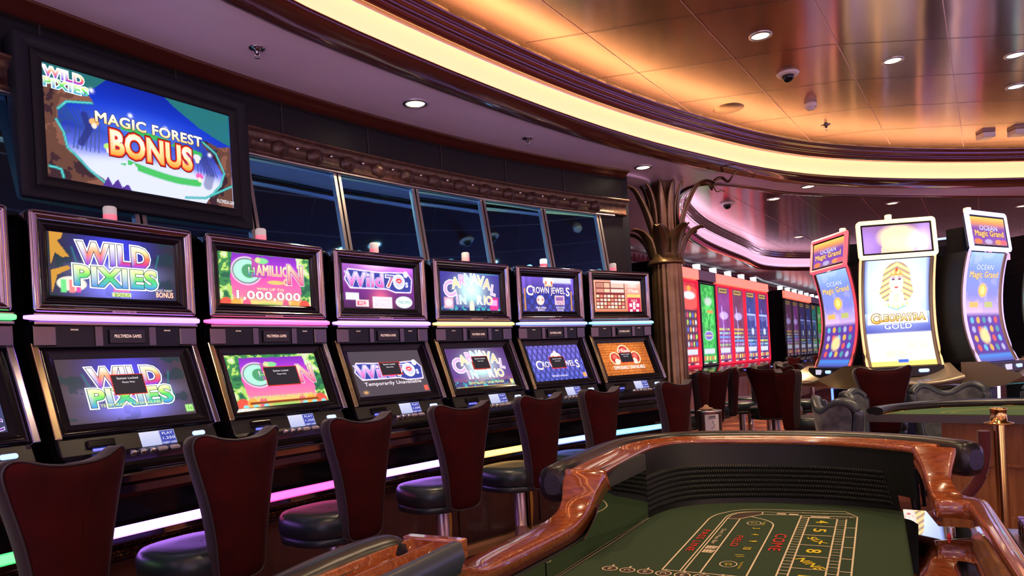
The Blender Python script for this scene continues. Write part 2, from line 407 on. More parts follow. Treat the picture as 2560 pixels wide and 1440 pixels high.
tag(sweep_loop(hole2, [(.105, 2.893), (.060, 2.887), (.055, 2.900), (.10, 2.902)]).build('cove_light', M_cove2), 'pale lavender cove light round the far ceiling recess', 'cove light')
# metal ceiling seams
def inside1(x, y): return math.hypot(x-CR[0], y-CR[1]) < ringR(math.degrees(math.atan2(y-CR[1], x-CR[0])) % 360)-.17
def seam(mb, p, q, w, z, test):
    n = 60; run = []; d = Vector((q[0]-p[0], q[1]-p[1])).normalized(); s = (-d.y*w/2, d.x*w/2)
    pts = [(p[0]+(q[0]-p[0])*k/n, p[1]+(q[1]-p[1])*k/n) for k in range(n+1)]; ok = [test(*a) for a in pts]
    k = 0
    while k <= n:
        if ok[k]:
            j = k
            while j < n and ok[j+1]: j += 1
            if j > k:
                a, b = pts[k], pts[j]
                mb.add([(a[0]-s[0], a[1]-s[1], z), (b[0]-s[0], b[1]-s[1], z), (b[0]+s[0], b[1]+s[1], z), (a[0]+s[0], a[1]+s[1], z)], [(0, 1, 2, 3)])
            k = j
        k += 1
ma, mb_ = MB(), MB()
for k in range(-3, 9):
    x0, y0 = .26+.78*k, 3.79+.085*k
    seam(ma, (x0-3*.565, y0-3*.825), (x0+8*.565, y0+8*.825), .006, ZC-.002, inside1)
for k in range(-4, 8):
    y0 = 4.56+.63*k; xa = 1.72+(y0-3.95)*.70
    seam(mb_, (xa-3.5, y0+.84), (xa, y0), .005, ZC-.0025, inside1); seam(mb_, (xa, y0), (xa+9, y0+.05), .005, ZC-.0025, inside1)
struct(ma.build('trim_7', M_seamA)); struct(mb_.build('trim_8', M_seamB))
def inside2(x, y):
    P = hole2; ins = False
    for i in range(len(P)):
        (x0, y0), (x1, y1) = P[i], P[(i+1) % len(P)]
        if (y0 > y) != (y1 > y) and x < (x1-x0)*(y-y0)/(y1-y0)+x0: ins = not ins
    return ins
mc = MB()
for k in range(-3, 7):
    x0, y0 = 3.68+.95*k, 8.89+.25*k
    seam(mc, (x0-4*.563, y0-4*.826), (x0+9*.563, y0+9*.826), .010, ZC-.002, inside2)
struct(mc.build('trim_9', M_seamA))

# floor, outer shell
struct(MB().add([(-6, -1.2, 0), (18, -1.2, 0), (18, 26, 0), (-6, 26, 0)], [(0, 1, 2, 3)]).build('floor', M_carpet))
def arc_wall(a0, a1, r0, r1, z0, z1, n):
    L = []
    for k in range(n+1):
        a = a0+(a1-a0)*k/n
        L.append([pol(CW, r0, a, z0), pol(CW, r1, a, z0), pol(CW, r1, a, z1), pol(CW, r0, a, z1)])
    return MB().loops(L, True, True, True)
w = arc_wall(165, 124, 10.345, 10.5, 0, 2.845, 40)
for m_ in range(len(w.sm)): w.sm[m_] = False
struct(w.build('wall_left', M_wall))
def slab(name, p, q, t, z0, z1, m):
    d = Vector((q[0]-p[0], q[1]-p[1])).normalized(); s = Vector((-d.y, d.x))*t
    v = [(p[0], p[1]), (q[0], q[1]), (q[0]+s.x, q[1]+s.y), (p[0]+s.x, p[1]+s.y)]
    return struct(MB().add([(x, y, z0) for x, y in v]+[(x, y, z1) for x, y in v], [(0, 1, 2, 3), (4, 5, 6, 7), (0, 1, 5, 4), (1, 2, 6, 5), (2, 3, 7, 6), (3, 0, 4, 7)]).build(name, m))
slab('wall_corner', (1.10, 6.17), (1.62, 9.9), .12, 0, 2.845, M_wall)
D1 = Vector((.577, .816)); N1 = Vector((.816, -.577)); P1 = Vector((2.53, 10.6))
D2 = Vector((.55, .835)); N2 = Vector((.835, -.55)); P2 = Vector((6.43, 16.4))
wa = P1-N1*.47-D1*1.35; wb = P1-N1*.47+D1*5.5; wc = P2-N2*.47-D2*.3; we = P2-N2*.47+D2*6.4
M_wallback = mat('dark_plum_wall', (.022, .012, .022), .45)
slab('wall_back', wa, wb, .12, 0, 2.845, M_wallback)
slab('wall_back', wb, wc, .12, 0, 2.845, M_wallback)
slab('wall_back', wc, we, .12, 0, 2.845, M_wallback)
M_wallfar = add_noise_color(mat('brown_far_wall', (.06, .03, .02), .5), (.03, .015, .015), (.12, .06, .035), 2)
slab('wall_far', we, (17.8, 23.5), .15, 0, 2.845, M_wallfar)
# mirror panels of the curved wall, with chrome mullions between them
DM = 3.43
edges = [126.0+DM*k for k in range(0, 8)]
for k in range(7):
    a0, a1 = edges[k]+.10, edges[k+1]-.10
    p, q = pol(CW, 10.238, a0), pol(CW, 10.238, a1); p2, q2 = pol(CW, 10.325, a0), pol(CW, 10.325, a1)    # leaning back a little
    p3, q3 = pol(CW, 10.246, a0), pol(CW, 10.246, a1); p4, q4 = pol(CW, 10.335, a0), pol(CW, 10.335, a1)
    g = MB().add([(*p, 1.955), (*q, 1.955), (*q2, 2.455), (*p2, 2.455), (*p3, 1.955), (*q3, 1.955), (*q4, 2.455), (*p4, 2.455)], [(0, 1, 2, 3), (4, 5, 6, 7), (0, 1, 5, 4), (1, 2, 6, 5), (2, 3, 7, 6), (3, 0, 4, 7)])
    struct(g.build('wall_mirror_%d' % (k+1), M_mirror))
ml = MB()
for a in edges:
    for da in (-.09, .09):
        x, y = pol(CW, 10.232, a+da); rz = math.radians(a)
        ml.box(-.010, .010, -.010, .010, 1.955, 2.46, 0, Matrix.Translation((x, y, 0)) @ Matrix.Rotation(rz, 4, 'Z') @ Matrix.Translation((0, 0, 1.955)) @ Matrix.Rotation(math.radians(9.8), 4, 'Y') @ Matrix.Translation((0, 0, -1.955)))
struct(ml.build('trim_10', M_silver))
def arc_sweep(prof, a0, a1, n, mb=None, mi=0):
    mb = mb or MB(); L = [[pol(CW, r, a0+(a1-a0)*k/n, z) for r, z in prof] for k in range(n+1)]
    return mb.loops(L, True, True, True, mi)
struct(arc_sweep([(10.345, 1.94), (10.222, 1.94), (10.222, 1.955), (10.345, 1.955)], 161, 124.4, 50).build('trim_19', M_blackm))
# cornice with a row of half-round bosses
co = arc_sweep([(10.345, 2.47), (10.30, 2.47), (10.285, 2.48), (10.30, 2.495), (10.30, 2.555), (10.275, 2.57), (10.285, 2.58), (10.255, 2.59), (10.25, 2.603), (10.345, 2.606)], 161, 124.2, 60)
k = 0; a = 126.2
while a < 160:
    x, y = pol(CW, 10.296, a); Mx = Matrix.Translation((x, y, 2.515)) @ Matrix.Rotation(math.radians(a), 4, 'Z')
    L = []
    for t in (0, .35, .65, .88, 1.0):
        rr = .055*math.cos(t*math.pi/2); L.append([(-.045*t, rr*math.cos(b), rr*math.sin(b)+.012) for b in [2*math.pi*i/14 for i in range(14)]])
    co.loops(L, True, False, False, 0, Mx)
    x, y = pol(CW, 10.292, a+.655); L = []
    for t in (0, .6, 1.0):
        rr = .012*math.cos(t*math.pi/2); L.append([(-.012*t, rr*math.cos(b), rr*math.sin(b)+.03) for b in [2*math.pi*i/8 for i in range(8)]])
    co.loops(L, True, False, False, 1, Matrix.Translation((x, y, 2.52)) @ Matrix.Rotation(math.radians(a), 4, 'Z'))
    a += 1.31
struct(co.build('trim_11', [M_cornice, M_silver]))
struct(arc_sweep([(10.345, 2.456), (10.292, 2.456), (10.29, 2.468), (10.345, 2.47)], 161, 125, 50).build('trim_12', M_silver))
# thin panel joints in the dark frieze and the moulding where it meets the soffit
mj = MB()
for a in [127.9+DM*k for k in range(10)]:
    x, y = pol(CW, 10.343, a); mj.box(-.003, .003, -.004, .004, 2.61, 2.83, 0, Matrix.Translation((x, y, 0)) @ Matrix.Rotation(math.radians(a), 4, 'Z'))
struct(mj.build('trim_13', M_grey))
struct(arc_sweep([(10.345, 2.80), (10.30, 2.802), (10.285, 2.815), (10.27, 2.82), (10.255, 2.835), (10.23, 2.838), (10.22, 2.849), (10.345, 2.849)], 164, 124.2, 60).build('trim_14', M_mold))
# toothed cornices of the far walls
def teeth(p, q, name, step=.16):
    d = Vector((q[0]-p[0], q[1]-p[1])); Ln = d.length; d.normalize(); n = Vector((d.y, -d.x))
    ang = math.atan2(d.y, d.x); Mx = Matrix.Translation((p[0], p[1], 0)) @ Matrix.Rotation(ang, 4, 'Z'); mb = MB()
    mb.prism([(0, 2.60), (-.05, 2.60), (-.05, 2.63), (-.03, 2.64), (-.03, 2.80), (-.09, 2.81), (-.11, 2.845), (0, 2.845)], 0, Ln, 0, Mx)
    x = .05
    while x < Ln-.15:
        mb.add([(x, -.035, 2.65), (x+.12, -.035, 2.65), (x+.06, -.035, 2.79), (x+.06, -.075, 2.69)], [(0, 1, 3), (1, 2, 3), (2, 0, 3)], 0, Mx); x += step
    struct(mb.build(name, M_cornred))
M_cornred = mat('red_lacquer_cornice', (.16, .02, .03), .25)
teeth(wa, wb, 'trim_15'); teeth(wb, wc, 'trim_16'); teeth(wc, we, 'trim_17', .2)

# ---------------------------------------------------------------- ceiling fittings
def downlight(x, y, z, label, r=.055, power=20, group='recessed downlights', chrome=True):
    t = thing('downlight', label, 'downlight', (x, y, z), 0, group)
    MB().lathe([(r*1.28, 0), (r*1.28, -.006), (r*1.02, -.010), (r*.96, -.004), (r*.9, .0)], 28, 0).build('trim_ring', M_silver if chrome else M_white, t)
    MB().lathe([(.0001, -.0035), (r*.62, -.0035), (r*.86, -.003), (r*.93, -.0015)], 24, 0).build('lens', G_down, t)
    if power:
        l = spot(None, power); o = bpy.data.objects.new('downlight_beam', l); COL.objects.link(o); o.parent = t; o.location = (0, 0, -.02)
    return t
downlight(-.50, 4.25, ZS, 'round downlight in the soffit above the pink-lit slot machine', .06, 70)
downlight(1.21, 5.98, ZS, 'round downlight in the soffit just before the palm column', .06, 70)
downlight(3.07, 7.04, ZS, 'small downlight in the narrow soffit strip between the two ceiling recesses', .06, 70)
downlight(1.66, 4.37, ZC, 'downlight in the metal ceiling, topmost and left of the dome camera', .055, 50)
downlight(2.76, 4.87, ZC, 'downlight in the brightest pink reflection of the metal ceiling', .055, 50)
downlight(3.63, 4.89, ZC, 'upper of two downlights cut by the right edge of the photo', .055, 50)
downlight(4.08, 5.51, ZC, 'lower of two downlights cut by the right edge of the photo', .055, 50)
for x_, y_, nm_ in ((.55, 2.9, 'over the far half of the craps table'), (-.35, 1.9, 'over the near half of the craps table'), (1.6, 2.2, 'over the dealer side of the craps table'), (.4, .6, 'over the near end of the craps table'), (3.2, 3.2, 'between the craps table and the card table')):  # downlights added out of view to brighten the felt below
    downlight(x_, y_, ZC, 'downlight in the metal ceiling '+nm_, .055, 50)
downlight(3.55, 9.19, ZC, 'far recess downlight beside the red glow, left of the diagonal seam', .07, 380)
downlight(5.23, 12.49, ZC, 'far recess downlight low over the toothed cornice corner', .07, 380)
downlight(5.50, 9.91, ZC, 'far recess downlight above the gold-framed machine', .07, 380)
downlight(7.90, 10.68, ZC, 'far recess downlight at the right edge above the blue-framed machine', .07, 380)
def sprinkler(x, y, z, label):
    t = thing('fire_sprinkler', label, 'sprinkler', (x, y, z), 0, 'ceiling sprinklers')
    MB().lathe([(.038, 0), (.040, -.003), (.030, -.008), (.016, -.010), (.013, -.022), (.009, -.030)], 20).build('escutcheon', M_chrome, t)
    MB().tube([(-.008, 0, -.026), (-.012, 0, -.036), (-.007, 0, -.046), (.007, 0, -.046), (.012, 0, -.036), (.008, 0, -.026)], .0022, 6).lathe([(.0001, -.047), (.012, -.048), (.012, -.050), (.0001, -.051)], 12).build('deflector', M_silver, t)
sprinkler(-1.16, 3.42, ZS, 'chrome sprinkler in the soffit above the large bonus monitor')
sprinkler(.20, 5.03, ZS, 'chrome sprinkler in the soffit between two downlights')
sprinkler(2.90, 6.22, ZC, 'chrome sprinkler on the metal ceiling near the amber cove')
def dome_camera(x, y, z, label, s=1.0):
    t = thing('dome_camera', label, 'security camera', (x, y, z))
    MB().lathe([(.075*s, 0), (.078*s, -.004), (.070*s, -.014*s), (.050*s, -.018*s), (.040*s, -.018*s)], 28).build('housing', M_white, t)
    MB().lathe([(.040*s, -.014*s), (.041*s, -.028*s), (.036*s, -.045*s), (.022*s, -.060*s), (.0001, -.066*s)], 24).build('dome', M_black, t)
dome_camera(2.08, 5.0, ZC, 'white dome security camera with black bubble on the metal ceiling')
dome_camera(2.97, 9.30, ZC, 'dark dome camera in the red glow of the far recess', 1.25)
t = tag(MB().lathe([(.0001, -.010), (.105, -.010), (.112, -.006), (.118, -.003), (.122, 0)], 32).build('ceiling_speaker', mat('bronze_grille', (.42, .28, .20), .45, .8)), 'flat round ceiling speaker near the amber cove moulding', 'speaker'); t.location = (1.86, 5.66, ZC)
t = thing('smoke_detector', 'white round smoke detector on the metal ceiling below the dome camera', 'smoke detector', (2.52, 5.65, ZC))
MB().lathe([(.045, 0), (.048, -.012), (.047, -.030), (.043, -.034)], 24).build('base', M_white, t)
MB().lathe([(.030, -.034), (.030, -.046), (.024, -.052), (.0001, -.053)], 20).build('sensor_head', M_white, t)
for x, y, wd_, lb in ((4.68, 6.75, .12, 'small pale box on the ceiling near the right edge'), (4.97, 6.70, .16, 'larger pale box on the ceiling cut by the right edge')):
    t = tag(MB().box(-wd_/2, wd_/2, -.06, .06, -.05, 0, 0, None, .008).build('junction_box', M_white), lb, 'junction box'); t.location = (x, y, ZC)

# ---------------------------------------------------------------- palm column
col = thing('palm_column', 'bronze fluted column with palm-leaf capital beside the last slot machine', 'column', (1.50, 6.58, 0))
pc = MB()
pc.lathe([(.185, 0), (.185, .06), (.16, .10), (.146, .13), (.150, .6), (.152, 1.2), (.148, 1.8), (.143, 2.08)], 96, 0, flute=18, fl_amp=.075)
pc.build('shaft', M_bronze, col)
MB().lathe([(.143, 2.075), (.170, 2.082), (.176, 2.095), (.165, 2.108), (.160, 2.12), (.150, 2.13), (.150, 2.20), (.16, 2.30), (.13, 2.34), (.10, 2.845)], 40).build('collar', M_bronze, col)
def leaf_mb(az, pts, wid, th=.008, fold=.25):
    P = catmull([(p[0], 0, p[1]) for p in pts], 6, False); W = np.interp(np.linspace(0, 1, len(P)), np.linspace(0, 1, len(wid)), wid)
    mb = MB(); L = []
    for i, p in enumerate(P):
        a = Vector(P[min(i+1, len(P)-1)])-Vector(P[max(i-1, 0)]); a.normalize(); nrm = Vector((a.z, 0, -a.x)); w_ = W[i]; ring = []
        for s, d in ((-1, 0), (-.5, .35), (0, .9), (.5, .35), (1, 0), (.5, -.25), (0, .15), (-.5, -.25)):
            q = Vector(p)+Vector((0, s*w_, 0))+nrm*(d*th*2.2-abs(s)*w_*fold); ring.append(tuple(q))
        L.append(ring)
    mb.loops(L, True, True, True, 0, Matrix.Rotation(math.radians(az), 4, 'Z')); return mb
for k in range(8):
    leaf_mb(270+22+k*45, [(.135, 2.12), (.165, 2.22), (.20, 2.30), (.26, 2.37), (.34, 2.405), (.36, 2.39)], [.055, .075, .08, .065, .035, .004]).build('leaf', M_bronze, col)
for k in range(9):
    leaf_mb(10+k*40, [(.12, 2.24), (.125, 2.40), (.13, 2.56), (.145, 2.70), (.175, 2.80), (.20, 2.842)], [.03, .055, .055, .045, .03, .006]).build('leaf', M_bronze, col)
for az, r1 in ((-32, 0), (205, .02)):
    leaf_mb(az, [(.13, 2.30), (.19, 2.50), (.26, 2.66), (.33, 2.765), (.42, 2.80), (.50, 2.77)], [.04, .055, .05, .04, .03, .012]).build('leaf', M_bronze, col)
    tn = []
    for k in range(26):
        q = k/25; tn.append(Vector((.48+.36*q, .05*math.sin(q*9), 2.775+.035*math.sin(q*12)+.03*q)))
    R_ = Matrix.Rotation(math.radians(az), 3, 'Z')
    MB().tube([tuple(R_ @ v) for v in tn], .012, 8, rads=[.016-.012*k/25 for k in range(26)]).build('tendril', M_bronze, col)
    tn = [Vector((.40+.16*k/15, .06*math.sin(k*.5), 2.79-.12*(k/15)**.7+.02*math.sin(k))) for k in range(16)]
    MB().tube([tuple(R_ @ v) for v in tn], .01, 8, rads=[.012-.008*k/15 for k in range(16)]).build('tendril', M_bronze, col)
# flat oval canopy in the soffit behind the column
t = MB(); L = []
for ins, z in ((0, 2.848), (.0, 2.832), (.02, 2.828)):
    L.append([(1.02+(.42-ins)*math.cos(a)*.8-(.16-ins)*math.sin(a)*.6, 6.28+(.42-ins)*math.cos(a)*.6+(.16-ins)*math.sin(a)*.8, z) for a in [2*math.pi*i/36 for i in range(36)]])
t.loops(L, True, False, True)
struct(t.build('trim_18', M_soffit))
# ================================================================ screen pictures
W1, K = (1, 1, 1), (0.01, 0.01, 0.012)
def popup(I, cx=.54, cy=.5, w=.29, h=.30):
    I.fill(lin(235, 60, 50), I.rect(cx-w/2-.008, cx+w/2+.008, cy-h/2-.014, cy+h/2+.014)); I.fill((.03, .025, .035), I.rect(cx-w/2, cx+w/2, cy-h/2, cy+h/2))
def popup_t(cx=.54, cy=.5, w=.28, h=.30): return [RC(cx-w/2-.007, cx+w/2+.007, cy-h/2-.012, cy+h/2+.012, lin(235, 60, 50)), RC(cx-w/2, cx+w/2, cy-h/2, cy+h/2, (.028, .022, .032)), T('System Locked', cx, cy+.10, .034, [(0, (1, .9, .95))], w=.17), T('Please Wait', cx, cy+.035, .026, [(0, (1, .9, .95))], w=.10)]
SUN = [(0, (.25, .1, .9)), (.18, (.9, .05, .25)), (.5, (1.3, .25, .12)), (.75, (1.3, .9, .35)), (1, (1.2, 1.2, 1.0))]
GRN = [(0, (.1, .35, .9)), (.2, (.1, .8, .45)), (.5, (.12, .8, .15)), (.75, (.75, 1.1, .25)), (1, (1.1, 1.2, .7))]
def ART_pixies(lower, n=1.0):
    I = Img(int(150*n), int(84*n), 1.77)
    I.c[:] = (.085, .055, .06) if lower else (.03, .03, .035)
    I.addc((.02, .03, .9), I.glowf(.5, .78, .42, .30)); I.addc((.25, .25, 1.2), I.glowf(.5, .18, .48, .16)); I.addc((.4, .4, .9), I.glowf(.52, .45, .5, .12))
    nz = I.noise(6, 3)
    I.fill((.01, .05, .06), (nz > .62)*.7*(1-I.glowf(.5, .4, .5, .4)))
    for s in (.17, .86):
        I.fill((.02, .25, .25), .7*I.stroke([(s, .75), (s-.03*(1 if s > .5 else -1), .55), (s, .35), (s+.05*(1 if s < .5 else -1), .2)], .012))
    if not lower:
        I.fill((.75, .36, .05), I.poly([(.02, .12), (.02, .42), (.14, .50), (.16, .46), (.06, .36)])); I.fill((.75, .36, .05), I.poly([(.02, .5), (.02, .95), (.12, .99), (.10, .86), (.07, .82), (.15, .62), (.10, .60), (.05, .66)]))
        I.fill((1.0, .95, .8), I.ell(.16, .25, .19, .10, .1)); I.fill((.2, .9, .3), I.rect(.08, .12, .13, .30)); I.fill((1, .3, .3), I.rect(.14, .18, .13, .30)); I.fill((.9, .1, .5), I.rect(.19, .225, .14, .30))
        I.fill((.9, .2, .5), I.rect(.47, .60, .17, .22)); I.fill((.9, 1, .4), I.rect(.46, .61, .10, .16))
        for a, b in ((.05, .22), (.28, .43), (.50, .64), (.72, .84)): I.fill((.8, .8, .9), .7*I.rect(a, b, .045, .055))
    T_ = [T('WILD', .5, .665, .29, [(.095, (1.3, 1.3, 1.5)), (.050, (.06, .03, .10)), (.028, SUN)], w=.55, arc=.03),
          T('PIXIES', .5, .39, .26, [(.095, (1.3, 1.4, 1.5)), (.050, (.02, .08, .06)), (.028, GRN)], w=.64, arc=-.02)]
    if lower:
        popup(I, .53, .55, .26, .30); pass
        I.fill((.5, 1.1, .3), I.rect(.92, .985, .06, .17, .02)); T_ += [T('1c', .952, .115, .06, [(0, (.05, .3, .03))])]
        T_ += [T('TEMPORARILY UNAVAILABLE', .49, .255, .045, [(.01, (.05, .35, .05)), (0, (.9, 1.0, .3))], w=.50)]+popup_t(.50, .56, .25, .30)
    else:
        T_ += [T('BONUS', .895, .16, .075, [(.04, (.9, .1, .02)), (0, (1.3, 1.1, .8))], w=.15), T('MAGIC FOREST', .89, .225, .035, [(0, (1, .9, .7))], w=.15),
               T('BONUS', .535, .125, .05, [(0, (.1, .3, .02))], w=.12), T('MULTIMEDIA GAMES', .90, .045, .028, [(0, (1, .9, .9))], w=.13)]
    return I, T_
def ART_cham(lower):
    I = Img(150, 84, 1.77)
    I.vgrad([(0, (1.2, .55, .25)), (.12, (1.3, .8, .25)), (.22, (1.2, .25, .45)), (.55, (.95, .10, .55)), (.8, (.42, .05, .75)), (1, (.20, .03, .5))])
    nz = I.noise(9, 5)
    edge = np.minimum(I.u, 1-I.u)*2; m = ((edge < .19+.10*nz+.12*(I.v-.5)*(I.v > .5)) | (I.v > .90+.06*nz))
    I.fill((.06, .30, .10), m*1.0); I.fill((.55, .85, .18), m*(nz > .52)); I.fill((.85, .95, .6), m*(nz > .66)); I.fill((.03, .16, .09), m*(nz < .35))
    for cx, r, c in ((.06, .12, (1.1, .12, .08)), (.16, .10, (1.2, .5, .1)), (.27, .08, (1.0, .15, .3)), (.92, .12, (1.1, .12, .08)), (.81, .10, (1.2, .5, .1)), (.70, .07, (.9, .15, .3))):
        I.fill(c, I.ell(cx, .07, r, .11, .15)*(I.v > .02)); I.fill((.3, .9, .9), I.ell(cx+.02, .03, .05, .035, .3))
    I.fill((.25, .75, .15), I.ell(.5, .04, .30, .07, .5)*.8)
    T_ = []
    y = .64 if not lower else .60
    I.fill((1.0, .8, .95), I.ell(.285, y, .29, .24, .08)); I.fill((.14, .04, .20), I.ell(.285, y, .265, .215, .08)); I.fill((.55, 1.2, .85), I.ell(.285, y, .245, .195, .10))
    I.fill((.10, .42, .20), I.ell(.31, y, .14, .12, .10)); I.fill((.62, .10, .52), I.rect(.34, .50, y-.10, y+.22))
    I.fill((.3, .9, .35), I.ell(.45, y+.19, .13, .05, .2)); I.fill((.85, .9, .4), I.ell(.41, y+.20, .05, .045, .2)); I.fill((.9, .7, .2), I.ell(.60, y-.17, .17, .035, .3)); I.fill((1.2, .9, .4), I.ell(.72, y-.15, .06, .06, .3)); I.fill((.9, .2, .4), I.ell(.72, y-.15, .035, .035, .3))
    T_ += [T('H', .335, y, .14, [(.03, (.12, .03, .15)), (.005, GRN)]), T('AMILLIO', .57, y+.005, .17, [(.045, (1.1, .9, .7)), (.02, (.25, .05, .2)), (.004, [(0, (1.3, .5, .35)), (1, (1.3, 1.2, .7))])], w=.36, arc=.03),
           T('N', .825, y-.01, .34, [(.05, (1.1, .9, .9)), (.025, (.35, .03, .3)), (.005, [(0, (1.1, .15, .35)), (.6, (1.3, .5, .5)), (1, (1.3, 1.0, .6))])])]
    if lower:
        popup(I, .555, .555, .36, .34); I.fill((.9, .25, .03), I.rect(.12, .90, .06, .11)); I.fill((.25, .06, .02), I.rect(.13, .89, .07, .10))
        T_ = T_[:1]+T_[2:]+[T('TEMPORARILY UNAVAILABLE', .5, .17, .065, [(.015, (.5, .1, .03)), (0, [(0, (1.2, .9, .1)), (1, (.5, 1.1, .4))])], w=.64), T('SYSTEM LOCKED', .555, .645, .04, [(0, (1, .9, .95))], w=.20)][:-1]+popup_t(.545, .56, .36, .34)
    else:
        T_ += [T('WIN UP TO', .53, .345, .045, [(.02, (.9, .2, .3)), (0, (1.3, 1.1, .5))], w=.30),
               T('1,000,000', .5, .235, .135, [(.045, (.55, .12, .18)), (.012, [(0, (1.0, 1.2, 1.1)), (.5, (1.4, 1.35, 1.2)), (1, (1.3, 1.2, 1.1))])], w=.70)]
    return I, T_
def ART_wild(lower):
    I = Img(140, 80, 1.77)
    if lower: I.c[:] = (.10, .075, .10)
    else:
        I.vgrad([(0, (.06, .02, .06)), (.5, (.25, .04, .35)), (1, (.5, .15, .7))])
        I.addc((1.1, .6, 1.3), I.glowf(.45, .95, .35, .12)); I.addc((.9, .15, .1), I.glowf(.5, .22, .22, .25)); I.addc((.5, .1, .8), I.glowf(.85, .9, .3, .1))
    y = .64 if not lower else .54
    P = [(.04, y), (.08, y+.17), (.5, y+.14), (.9, y+.17), (.96, y+.05), (.94, y-.19), (.72, y-.20), (.6, y-.14), (.1, y-.15)]
    I.fill((1.4, 1.1, 1.3), I.stroke(P+[P[0]], .035)); I.fill((.05, .07, .40), I.poly(P)); I.fill((.06, .08, .55), I.stroke(P+[P[0]], .012))
    T_ = [T('Wild', .30, y+.005, .26, [(.06, (.9, .85, 1.3)), (.03, (.07, .05, .45)), (.012, [(0, (1.0, .12, .55)), (.5, (1.2, .35, .95)), (1, (1.4, 1.0, 1.4))])], w=.50),
          T('7', .64, y, .24, [(.05, (1.2, 1.2, 1.4)), (.0, [(0, (1.2, .2, .1)), (.6, (1.1, .5, .3)), (1, (.1, .15, .7))])], w=.11),
          T('s', .89, y-.03, .15, [(.05, (.1, .15, .7)), (.01, (1.2, 1.2, 1.5))])]
    I.fill((1.2, 1.2, 1.4), I.ell(.78, y, .155, .155, .06)); I.fill((.8, .8, 1.2), I.ell(.78, y, .12, .12, .1)); I.fill((1.2, .06, .06), I.ell(.78, y+.02, .075, .05, .1)); I.fill((1.2, .9, .9), I.ell(.78, y+.015, .045, .012, .3))
    I.fill((1.3, 1.3, 1.5), I.ell(.885, y+.16, .06, .065, .2))
    if lower:
        popup(I, .53, y+.04, .27, .27); I.fill((1.2, .15, .1), I.rect(.92, .98, .05, .16, .02)); I.addc((.9, .45, .1), I.glowf(.09, .10, .05, .03))
        T_ = T_[:1]+T_[1:]+[T('Temporarily Unavailable', .5, y-.27, .075, [(0, (1.2, 1.0, 1.1))], w=.80)]+popup_t(.51, y+.04, .27, .27)
    else:
        I.fill((1.3, 1.3, 1.4), I.rect(.03, .20, .24, .37, .02)); I.fill((1.3, 1.1, 1.0), I.rect(.16, .33, .11, .24, .02)); I.fill((1, .1, .25), I.rect(.175, .30, .13, .22)); I.fill((1.3, 1.3, 1.4), I.rect(.39, .66, .09, .31, .03)); I.fill((1.0, 1.25, 1.2), I.ell(.84, .22, .22, .12, .1))
        T_ += [T('LOOSE', .525, .255, .07, [(.02, (.3, .05, .4)), (0, (1.2, .8, 1.2))], w=.21), T('BONUS', .525, .155, .08, [(.02, (.3, .05, .4)), (0, (1.2, .8, 1.2))], w=.23), T('WILD', .245, .175, .07, [(0, (1.3, 1.2, 1.1))], w=.11), T('FREE SPINS', .84, .22, .06, [(0, (.2, .45, .45))], w=.18)]
        for a, b in ((.02, .15), (.2, .33), (.38, .52), (.7, .84)): I.fill((1.0, .6, .5), .8*I.rect(a, b, .035, .045))
        T_ += [T('MULTIMEDIA GAMES', .92, .04, .03, [(0, (1, .9, .9))], w=.11)]
    return I, T_
def ART_carnival(lower):
    I = Img(140, 80, 1.77)
    I.vgrad([(0, (.05, .05, .35)), (.5, (.05, .04, .30)), (1, (.06, .05, .42))]) if not lower else I.vgrad([(0, (.9, .5, .08)), (.12, (.35, .12, .25)), (.3, (.16, .06, .34)), (1, (.12, .05, .22))])
    y = .60
    I.addc((.9, 1.2, 1.0), .9*I.glowf(.5, y-.05, .42, .30)); I.addc((.1, .9, .4), .7*I.glowf(.5, y-.1, .22, .2))
    if not lower: I.addc((.1, .7, .7), I.glowf(.8, .95, .3, .03))
    nz = I.noise(20, 8, 2)
    I.fill((.02, .05, .25), ((I.v < .12+.09*nz) & (I.v > .03))*.85); I.fill((.1, .8, .8), ((I.v < .12+.09*nz) & (nz > .6))*.6)
    if not lower:
        I.fill((1.2, .6, .75), I.rect(.05, .19, .13, .36, .05)); I.fill((1.2, .9, 1.1), I.ell(.12, .25, .10, .08, .3)); I.fill((1.2, .05, .35), I.rect(.82, .96, .10, .38, .05)); I.fill((1.1, .5, 1.0), I.rect(.835, .945, .20, .33)); I.fill((1.3, 1.0, .8), I.ell(.5, .15, .07, .16, .3))
    cols = [(1.0, .55, 1.1), (1.4, .9, .45), (1.0, .5, 1.1), (.7, 1.3, 1.3), (1.2, 1.2, 1.4), (1.4, 1.1, .6), (1.4, .8, .45), (1.0, .6, 1.1)]
    T_ = []
    for k, ch in enumerate('CARNAVAL'):
        x = .14+.105*k; t = (k-3.5)/3.5
        T_.append(T(ch, x, y+.20-.20*t*t*(1.2 if k in (0, 7) else 1), .34 if k == 0 else .23, [(.05, (1.4, 1.4, 1.5)), (.01, cols[k])], rot=-.22*t))
    for k, (ch, x) in enumerate(zip('INRIO', (.25, .34, .62, .71, .79))):
        T_.append(T(ch, x, .33-.04*abs(x-.5), .19, [(.05, (1.3, 1.35, 1.4)), (.01, cols[(k+2) % 8])], rot=.2*(.5-x)))
    if lower:
        popup(I, .51, .60, .26, .30); I.fill((1.2, .9, .3), I.rect(.93, .985, .05, .15, .02)); T_ += [T('TEMPORARILY UNAVAILABLE', .5, .10, .06, [(.01, (.3, .05, .2)), (0, (1.1, 1.0, .3))], w=.6)]+popup_t(.51, .60, .26, .30)
    else: T_ += [T('MULTIMEDIA GAMES', .88, .035, .03, [(0, (1, .9, .9))], w=.13)]
    return I, T_
